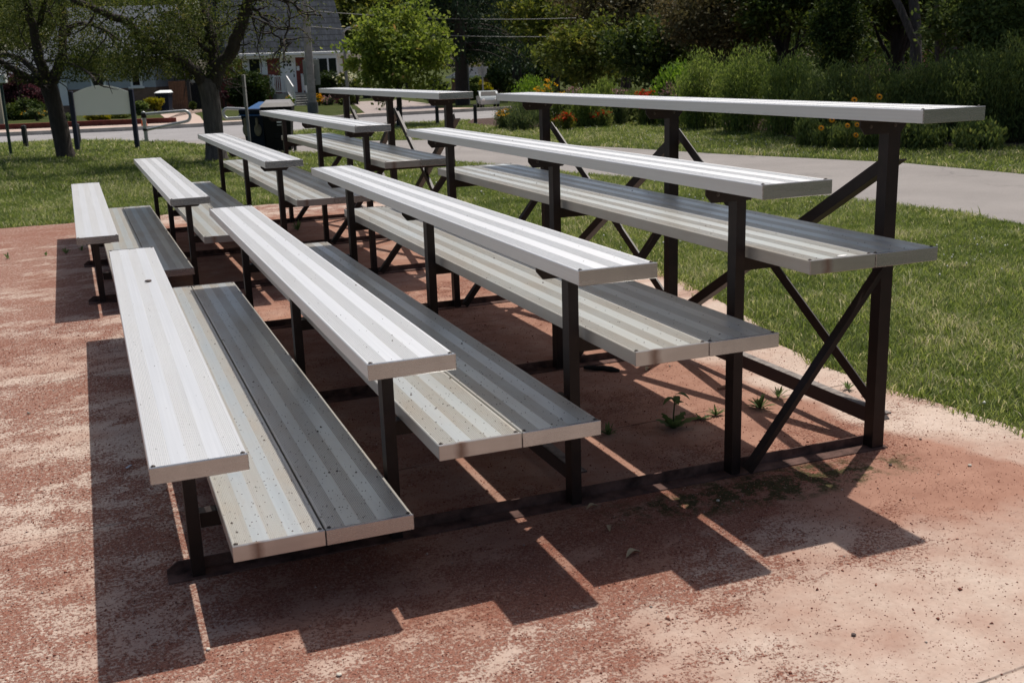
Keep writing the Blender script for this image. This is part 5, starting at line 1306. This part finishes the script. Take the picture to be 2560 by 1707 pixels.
# utility pole and stop sign down the street
vpost('utility_pole', 1171, 262, 150, 0.16, M['pole_grey'], "grey pole just right of the bare spruce trunk", 'pole', square=False)
o, H = vpost('stop_sign', 1209, 268, 163, 0.05, M['pole_grey'], "eight-sided street sign seen from its grey back, between the two bleachers", 'street sign', square=False)
b = MB(); R_ = 0.19; b.prism([(R_ * math.cos(math.pi / 8 + math.pi / 4 * i), H - R_ - 0.03 + R_ * math.sin(math.pi / 8 + math.pi / 4 * i)) for i in range(8)][::-1], 0.028, 0.034); b.build('plate', simple("bare_sign_back", (0.26, 0.27, 0.26), 0.55, 0.3, 0.08, 3), o)
# traffic cone by the gate
base = gpt(362, 322); co_ = empty('traffic_cone', base, 0, "orange and white traffic cone lying behind the left pipe gate's post", 'cone')
cm = simple("cone_orange", (0.62, 0.13, 0.02), 0.6, 0, 0.1, 4)
b = MB(); b.box(-0.17, 0.17, -0.17, 0.17, 0, 0.03, 0.01); b.build('base', cm, co_)
b = MB(); b.tube([(0, 0, 0.03), (0, 0, 0.5)], [0.10, 0.025], 12); b.build('cone', cm, co_)
b = MB(); b.tube([(0, 0, 0.26), (0, 0, 0.37)], [0.0655, 0.047], 12, cap=False); b.build('band', M['white'], co_)

# ---- wheeled bins
def wheelie(name, loc, rz, body, lid, label, group, open_=0.0, s=1.0, sticker=None):
    o = empty(name, loc, rz, label, 'wheeled bin', group)
    b = MB(); h = 0.95 * s; w0, w1, d0, d1 = 0.24 * s, 0.30 * s, 0.25 * s, 0.35 * s
    b.add([(-w0, -d0, 0.04), (w0, -d0, 0.04), (w0, d0, 0.04), (-w0, d0, 0.04), (-w1, -d1, h), (w1, -d1, h), (w1, d1, h), (-w1, d1, h)], [(3, 2, 1, 0), (0, 1, 5, 4), (1, 2, 6, 5), (2, 3, 7, 6), (3, 0, 4, 7), (4, 5, 6, 7)])
    b.box(-w1 - 0.02, w1 + 0.02, -d1 - 0.02, d1 + 0.02, h - 0.09, h - 0.002, 0.015)
    b.box(-w0 * .5, w0 * .5, -d0 - 0.035, -d0 + 0.02, 0.25, 0.75 * h, 0.02)
    b.build('body', body, o)
    b = MB()
    zz = h + 0.002
    b.add([(-w1 - .03, -d1 - .04, zz), (w1 + .03, -d1 - .04, zz), (w1 + .03, d1 + .03, zz), (-w1 - .03, d1 + .03, zz), (-w1 * .85, -d1 * .8, zz + 0.07), (w1 * .85, -d1 * .8, zz + 0.07), (w1 * .85, d1, zz + 0.11), (-w1 * .85, d1, zz + 0.11)], [(3, 2, 1, 0), (0, 1, 5, 4), (1, 2, 6, 5), (2, 3, 7, 6), (3, 0, 4, 7), (4, 5, 6, 7)])
    l = b.build('lid', lid, o)
    if open_:
        l.rotation_euler = (open_, 0, 0); l.location = (0, d1 - d1 * math.cos(open_) + (zz) * math.sin(open_), zz - zz * math.cos(open_) - d1 * math.sin(open_))
    b = MB(); b.tube([(-w1 * .8, d1 + 0.07, h - 0.02), (w1 * .8, d1 + 0.07, h - 0.02)], 0.018, 8)
    for x in (-w1 * .7, w1 * .7): b.box(x - .02, x + .02, d1, d1 + 0.075, h - 0.05, h)
    b.build('handle', body, o)
    for sx_ in (-1, 1):
        b = MB(); b.tube([(sx_ * (w0 + 0.01), d0 + 0.03, 0.11), (sx_ * (w0 + 0.055), d0 + 0.03, 0.11)], 0.11, 14); b.build('wheel', M['rubber'], o)
    if sticker: sticker(o, h, w1, d1)
    return o
blk = simple("black_bin_plastic", (0.006, 0.006, 0.0065), 0.6, 0, 0.2, 5, 0, 0.2); navy = simple("dark_blue_bin_plastic", (0.006, 0.012, 0.028), 0.6, 0, 0.2, 5, 0, 0.2)
glid = simple("grey_bin_lid", (0.20, 0.19, 0.18), 0.55, 0, 0.15, 5); blid = simple("bright_blue_bin_lid", (0.025, 0.095, 0.24), 0.4, 0, 0.15, 5)
BI = 'wheeled bins beside the path'
def st_black(o, h, w1, d1):
    b = MB(); b.box(0.00, 0.11, -d1 - 0.012, -d1 + 0.02, h * .66, h * .66 + 0.085); b.build('label_sticker', M['white'], o)
    b = MB(); b.box(0.00, 0.11, -d1 - 0.004, -d1 + 0.03, h * .60, h * .60 + 0.02); b.build('label_sticker', M['galv'], o)
def st_blue(o, h, w1, d1):
    tn = simple("pale_hand_sticker", (0.22, 0.19, 0.14), 0.8)
    for x in (-0.16, 0.10):
        b = MB(); b.ball((x, -d1 + 0.035, h * .52), 0.085, 1.35, 12, 8, sy=0.25); b.box(x - 0.03, x + 0.03, -d1 + 0.005, -d1 + 0.03, h * .60, h * .80, 0.01); b.build('sticker', tn, o)
bb = gpt(690, 386)
wheelie('wheeled_bin', bb + R2 * 0.0 + F2 * 0.45, -YAW + math.radians(6), blk, glid, "black wheeled bin with a thick grey lid", BI, 0.0, 0.86, st_black)
wheelie('wheeled_bin', bb + R2 * -0.40 + F2 * 0.85, -YAW + math.radians(-24), navy, blid, "dark blue wheeled bin with a sloping bright blue lid", BI, 0.20, 0.82, st_blue)
wheelie('wheeled_bin', gpt(415, 284) - np.array([0, 0, 0]), -YAW, navy, M['white_dull'], "dark wheeled bin with a pale lid beside the board gate across the street", 'bins at houses', 0, 1.0)

# ---- parked white car (front end), far down the street
base = gpt(1243, 268) ; car = empty('parked_car', base, -YAW + math.radians(97), "small white parked car seen between the two bleachers' top seats", 'car')
k = 0.40; cw = simple("white_car_paint", (0.36, 0.40, 0.41), 0.25, 0, 0.03, 2)
side = [(-2.1, 0.35), (-2.15, 0.75), (-2.0, 0.95), (-1.0, 1.08), (-0.45, 1.50), (0.9, 1.52), (1.6, 1.05), (2.1, 0.95), (2.2, 0.4)]
b = MB(); b.prism([(x * k, z * k) for x, z in side][::-1], 0, 1.75 * k); b.build('body', cw, car)
b = MB(); b.prism([(x * k, z * k) for x, z in [(-0.85, 1.10), (-0.42, 1.44), (0.82, 1.46), (1.35, 1.08)]][::-1], -0.006, 1.75 * k + 0.006); b.build('window', M['glass'], car)
b = MB(); b.add([((-1.0 - .012) * k, .12 * k, 1.10 * k), ((-1.0 - .012) * k, 1.63 * k, 1.10 * k), ((-0.5 - .012) * k, 1.55 * k, 1.47 * k), ((-0.5 - .012) * k, .2 * k, 1.47 * k)], [(3, 2, 1, 0)]); b.build('windshield', M['glass'], car)
for x in (-1.35, 1.4):
    for y in (-0.02, 1.57):
        b = MB(); b.tube([(x * k, y * k, 0.33 * k), (x * k, (y + 0.2) * k, 0.33 * k)], 0.33 * k, 16); w_ = b.build('wheel', M['rubber'], car)
        b = MB(); b.tube([(x * k, (y - 0.012) * k, 0.33 * k), (x * k, (y + 0.212) * k, 0.33 * k)], 0.19 * k, 12); b.build('rim', M['galv'], w_)
for y in (0.2, 1.35):
    b = MB(); b.box(-2.17 * k, -2.06 * k, y * k, (y + 0.28) * k, 0.70 * k, 0.86 * k, 0.01); b.build('headlight', M['white'], car)

# ============================================================ SMALL THINGS ON THE PAD
def weed(u, v, s, n, label, seed, kind='broad'):
    r = np.random.default_rng(seed); base = gpt(u, v); base[2] = 0.002
    o = empty('weed', base, 0, label, 'weed', 'weeds growing from the slab joints')
    mt_ = LM['weed']
    for i in range(n):
        a = 2.4 * i + r.uniform(-.4, .4); el = r.uniform(0.3, 1.1) if kind == 'broad' else r.uniform(0.5, 1.4)
        L = s * r.uniform(0.6, 1.1); W_ = L * (0.17 if kind == 'broad' else 0.07)
        d = np.array([math.cos(a) * math.cos(el), math.sin(a) * math.cos(el), math.sin(el)]); sd = np.array([-math.sin(a), math.cos(a), 0])
        V = []; F = []; m = 7
        for j in range(m + 1):
            t = j / m; c = d * L * t + np.array([0, 0, -0.35 * L * t * t * (1.2 - el * 0.6)]); c[2] = max(c[2], 0.004)
            w_ = W_ * math.sin(math.pi * min(1, 0.12 + t * 0.88)) ** 0.7 * (1 + 0.35 * (-1) ** j * (kind == 'broad')) + 0.0008
            V += [c - sd * w_, c + np.array([0, 0, -w_ * 0.25]), c + sd * w_]
        for j in range(m):
            for q in (0, 1): F.append((j * 3 + q, j * 3 + q + 1, j * 3 + q + 4, j * 3 + q + 3))
        fastmesh('leaf', V, F, mt_, o, rnd=np.full(len(F), r.uniform(0.2, 0.8)), smooth=True)
    return o
lm('weed', [(0, (0.05, 0.085, 0.03)), (0.5, (0.10, 0.155, 0.06)), (1, (0.20, 0.25, 0.11))], 0.35)
w0 = weed(1683, 1072, 0.135, 8, "largest broad-leaved thistle-like weed, with a tall stalk, growing from the slab joint", 501)
r = np.random.default_rng(8)
b = MB(); b.tube([(0, 0, 0), (0.004, 0.004, 0.06), (0.01, 0.002, 0.135)], [0.004, 0.0035, 0.002], 6); b.build('stalk', M['stem'], w0)
for i in range(6):
    a = i * 1.1; V = []; F = []
    for j in range(6):
        t = j / 5; c = np.array([0.008 + math.cos(a) * 0.06 * t, math.sin(a) * 0.06 * t, 0.10 + i * 0.008 + 0.045 * t - 0.06 * t * t]); w_ = 0.013 * math.sin(math.pi * (0.1 + 0.88 * t)) + .001
        sd = np.array([-math.sin(a), math.cos(a), 0]); V += [c - sd * w_, c + sd * w_]
    for j in range(5): F.append((2 * j, 2 * j + 1, 2 * j + 3, 2 * j + 2))
    fastmesh('leaf', V, F, LM['weed'], w0, rnd=np.full(5, 0.5), smooth=True)
weed(1790, 1040, 0.055, 22, "low mat-forming weed between the large weed and the fourth post", 502, 'thin')
weed(1752, 1050, 0.06, 5, "small flat-leaved weed right beside the largest weed", 503)
weed(1900, 1022, 0.085, 26, "bushy weed tuft right of the fourth post, in front of the long rail", 504, 'thin')
weed(1945, 995, 0.07, 14, "sparse weed sprig between the bushy tuft and the long rail", 505, 'thin')
weed(2120, 975, 0.06, 12, "little grass tuft at the slab joint near the lawn edge", 506, 'thin')
weed(1520, 1090, 0.06, 20, "shaded weed tuft under the end of the third footboard pair", 507, 'thin')
weed(165, 635, 0.07, 12, "small weed tuft in the shade left of the farther bleacher", 508, 'thin')
weed(205, 628, 0.07, 12, "small weed tuft by the farther bleacher's nearest foot", 509, 'thin')
weed(20, 648, 0.07, 10, "sunlit weed tuft at the photo's left edge", 510, 'thin')
weed(115, 640, 0.05, 10, "tiny sunlit weed left of the farther bleacher's shadow", 511, 'thin')
weed(745, 577, 0.12, 16, "shaded weed under the middle of the farther bleacher", 512, 'thin')
# curled dead leaves
DL = simple("dry_tan_leaf", (0.36, 0.28, 0.17), 0.8, 0, 0.2, 30)
def dead_leaf(u, v, L, rot, label):
    base = gpt(u, v); base[2] = 0.006; V = []; F = []; m = 9
    for j in range(m + 1):
        t = j / m; w_ = L * 0.16 * math.sin(math.pi * (0.04 + 0.92 * t)); c = np.array([L * (t - 0.5), 0.12 * L * math.sin(math.pi * t), 0.10 * L * math.sin(math.pi * t) ** 2])
        V += [c + np.array([0, -w_, w_ * 0.7]), c, c + np.array([0, w_, w_ * 0.9])]
    for j in range(m):
        for q in (0, 1): F.append((j * 3 + q, j * 3 + q + 1, j * 3 + q + 4, j * 3 + q + 3))
    o = fastmesh('dead_leaf', V, F, DL, None, smooth=True); o.location = base; o.rotation_euler = (0, 0, rot)
    tag(o, label, 'leaf', 'dry leaves on the pad')
dead_leaf(1482, 1273, 0.05, 0.1, "small dry leaf lying right by the third post's foot")
dead_leaf(1527, 1325, 0.045, 1.0, "curled dry leaf in the shadow below the third post")
dead_leaf(1584, 1390, 0.06, 0.3, "largest tan dry leaf, in the middle of the bleacher's front shadow")
dead_leaf(1622, 927, 0.06, 0.6, "pale dry leaf beside the charred scrap")
# pebbles, ball, stick, charred scrap, foil
def stone(u, v, s, mat, label, seed, name='pebble', cat='stone'):
    random.seed(seed); base = gpt(u, v); base[2] = 0.002; b = MB(); b.ball((0, 0, s * 0.5), s, 0.6, 9, 6, 0.16); o = b.build(name, mat, None); o.location = base; o.rotation_euler = (0, 0, seed); tag(o, label, cat, 'loose stones on the pad')
PW = simple("white_stone", (0.62, 0.57, 0.48), 0.8, 0, 0.2, 40); PG = simple("dark_stone", (0.11, 0.08, 0.07), 0.9, 0, 0.3, 40)
stone(848, 1690, 0.007, PW, "small white stone near the bottom edge, below the saw-tooth shadow", 3)
stone(521, 1626, 0.006, PW, "small white stone at the lower end of the front sunlit strip", 4)
stone(2424, 1166, 0.007, PW, "white stone on the reddish dust right of the tall near post", 5)
stone(2134, 1590, 0.0065, PG, "brown lump of grit at the lower right of the pad", 6)
stone(2226, 1165, 0.007, PG, "dark lump just right of the tall near post's foot", 7)
stone(2301, 1100, 0.005, PG, "small dark lump on the pale concrete right of the tall near post", 8)
stone(1795, 1254, 0.006, PW, "white stone in front of the base rail, between the third and fourth posts", 9)
b = MB(); b.ball((0, 0, 0), 0.034, 1.0, 20, 12); base = gpt(1399, 893)
mt, nt, bs = new_mat("red_white_ball"); sx = N(nt, "ShaderNodeSeparateXYZ"); nt.links.new(objco(nt), sx.inputs[0])
nt.links.new(ramp(nt, mth(nt, 'ADD', mth(nt, 'MULTIPLY', sx.outputs[0], 8.0), 0.62), [(0.49, (0.6, 0.55, 0.52)), (0.51, (0.40, 0.012, 0.02))]), bs.inputs["Base Color"]); bs.inputs["Roughness"].default_value = 0.5
o = b.build('ball', mt); o.location = (base[0], base[1], 0.037); tag(o, "red and white ball lying behind a post under the nearer bleacher", 'ball')
b = MB(); b.tube([(-0.035, 0, 0.006), (0, 0.004, 0.009), (0.04, 0, 0.007)], [0.006, 0.008, 0.005], 7, jit=0.15); o = b.build('wood_chip', simple("split_wood", (0.30, 0.17, 0.11), 0.9, 0, 0.3, 30)); o.location = gpt(1812, 973) + np.array([0, 0, 0.002]); tag(o, "short split piece of wood behind the fourth post", 'wood piece')
random.seed(12)
b = MB(); b.tube([(-0.10, 0.02, 0.010), (-0.05, 0, 0.014), (-0.01, 0.008, 0.012), (0.03, -0.012, 0.012), (0.07, -0.02, 0.006)], [0.008, 0.013, 0.011, 0.013, 0.008], 8, jit=0.25)
o = b.build('charred_scrap', simple("charred_black", (0.008, 0.008, 0.008), 0.9, 0, 0.4, 30)); o.location = gpt(1512, 928) + np.array([0, 0, 0.002]); o.rotation_euler = (0, 0, -0.5); tag(o, "black charred scrap on the pad beside the third footboard's end", 'scrap')
b = MB(); b.add([(0, 0, 0.003), (0.02, 0.006, 0.012), (0.035, 0.018, 0.006), (0.012, 0.014, 0.010)], [(0, 1, 2, 3)]); b.add([(0, 0, 0.003), (0.012, 0.014, 0.010), (-0.006, 0.01, 0.004)], [(0, 1, 2)]); o = b.build('litter_scrap', simple("pale_blue_foil", (0.4, 0.46, 0.5), 0.35, 0.3, 0.1, 10)); o.location = gpt(318, 1174) + np.array([0, 0, 0.003]); tag(o, "pale bluish scrap of litter in the shadow left of the first seat", 'litter')
b = MB(); b.ball((0, 0, 0), 0.012, 0.5, 10, 6, 0.08, sx=1.5, sy=0.8); o = b.build('insect', simple("brown_insect", (0.10, 0.07, 0.055), 0.5)); P_i = at(370, 704, 1); d = ray(371, 705); zi = Z1 + SDZ[0]; o.location = CAM + d * ((zi - CAM[2]) / d[2]) + np.array([0, 0, 0.006]); o.rotation_euler = (0, 0, 0.3); tag(o, "dark brown beetle resting on the nearest lowest seat", 'insect')
d = ray(2106, 640); zi = Z1 + FZ + 3 * RISE + FDZ[3]; p_ = CAM + d * ((zi - CAM[2]) / d[2]); b = MB(); b.ball((0, 0, 0), 0.010, 0.12, 12, 6, 0.2, sx=1.8); o = b.build('bird_dropping', M['white']); o.location = p_ + np.array([0, 0, 0.0009]); tag(o, "white bird dropping on the highest footboard of the nearer bleacher", 'bird dropping')
# dirt crumbs on the planks
r = np.random.default_rng(99); V = []; F = []; cnt = 0
def crumbs(x0, z, y0, n, smin, smax):
    global cnt
    for i in range(n):
        cl_ = r.uniform(0, 1) < 0.5
        x = x0 + r.uniform(0.004, W - 0.004); y = y0 + (r.uniform(0.02, LEN - 0.02) if r.uniform() < 0.55 else abs(r.normal(0.1, 0.8)) % (LEN - 0.03) + 0.01); s = r.uniform(smin, smax) * (1 if r.uniform() < 0.93 else 1.9)
        bs_ = np.array([(1, 0, 0), (0, 1, 0), (-1, 0, 0), (0, -1, 0), (0, 0, 0.9)]) * s * r.uniform(0.6, 1.3, (5, 1)) + np.array([x, y, z]); V.extend(bs_); F.extend([(cnt, cnt + 1, cnt + 4), (cnt + 1, cnt + 2, cnt + 4), (cnt + 2, cnt + 3, cnt + 4), (cnt + 3, cnt, cnt + 4)]); cnt += 5
for i in range(5): crumbs(i * TREAD + SDX[i], Z1 + i * RISE + SDZ[i], SY[i], (55, 80, 30, 20, 12)[i], 0.0008, 0.0022)
for i in range(4):
    x, z = i * TREAD + FX + FDX[i], Z1 + FZ + i * RISE + FDZ[i]
    crumbs(x, z, FY[i], (420, 380, 120, 60)[i], 0.0009, 0.0028); crumbs(x + W + GAP, z - 0.0006, FY[i], (520, 420, 120, 50)[i], 0.0009, 0.0028)
o = fastmesh('dirt_crumbs', V, F, simple("dark_dirt", (0.055, 0.04, 0.032), 0.95, 0, 0.5, 300)); tag(o, "dark dirt crumbs scattered over the planks of the nearer bleacher", 'dirt', kind='stuff')
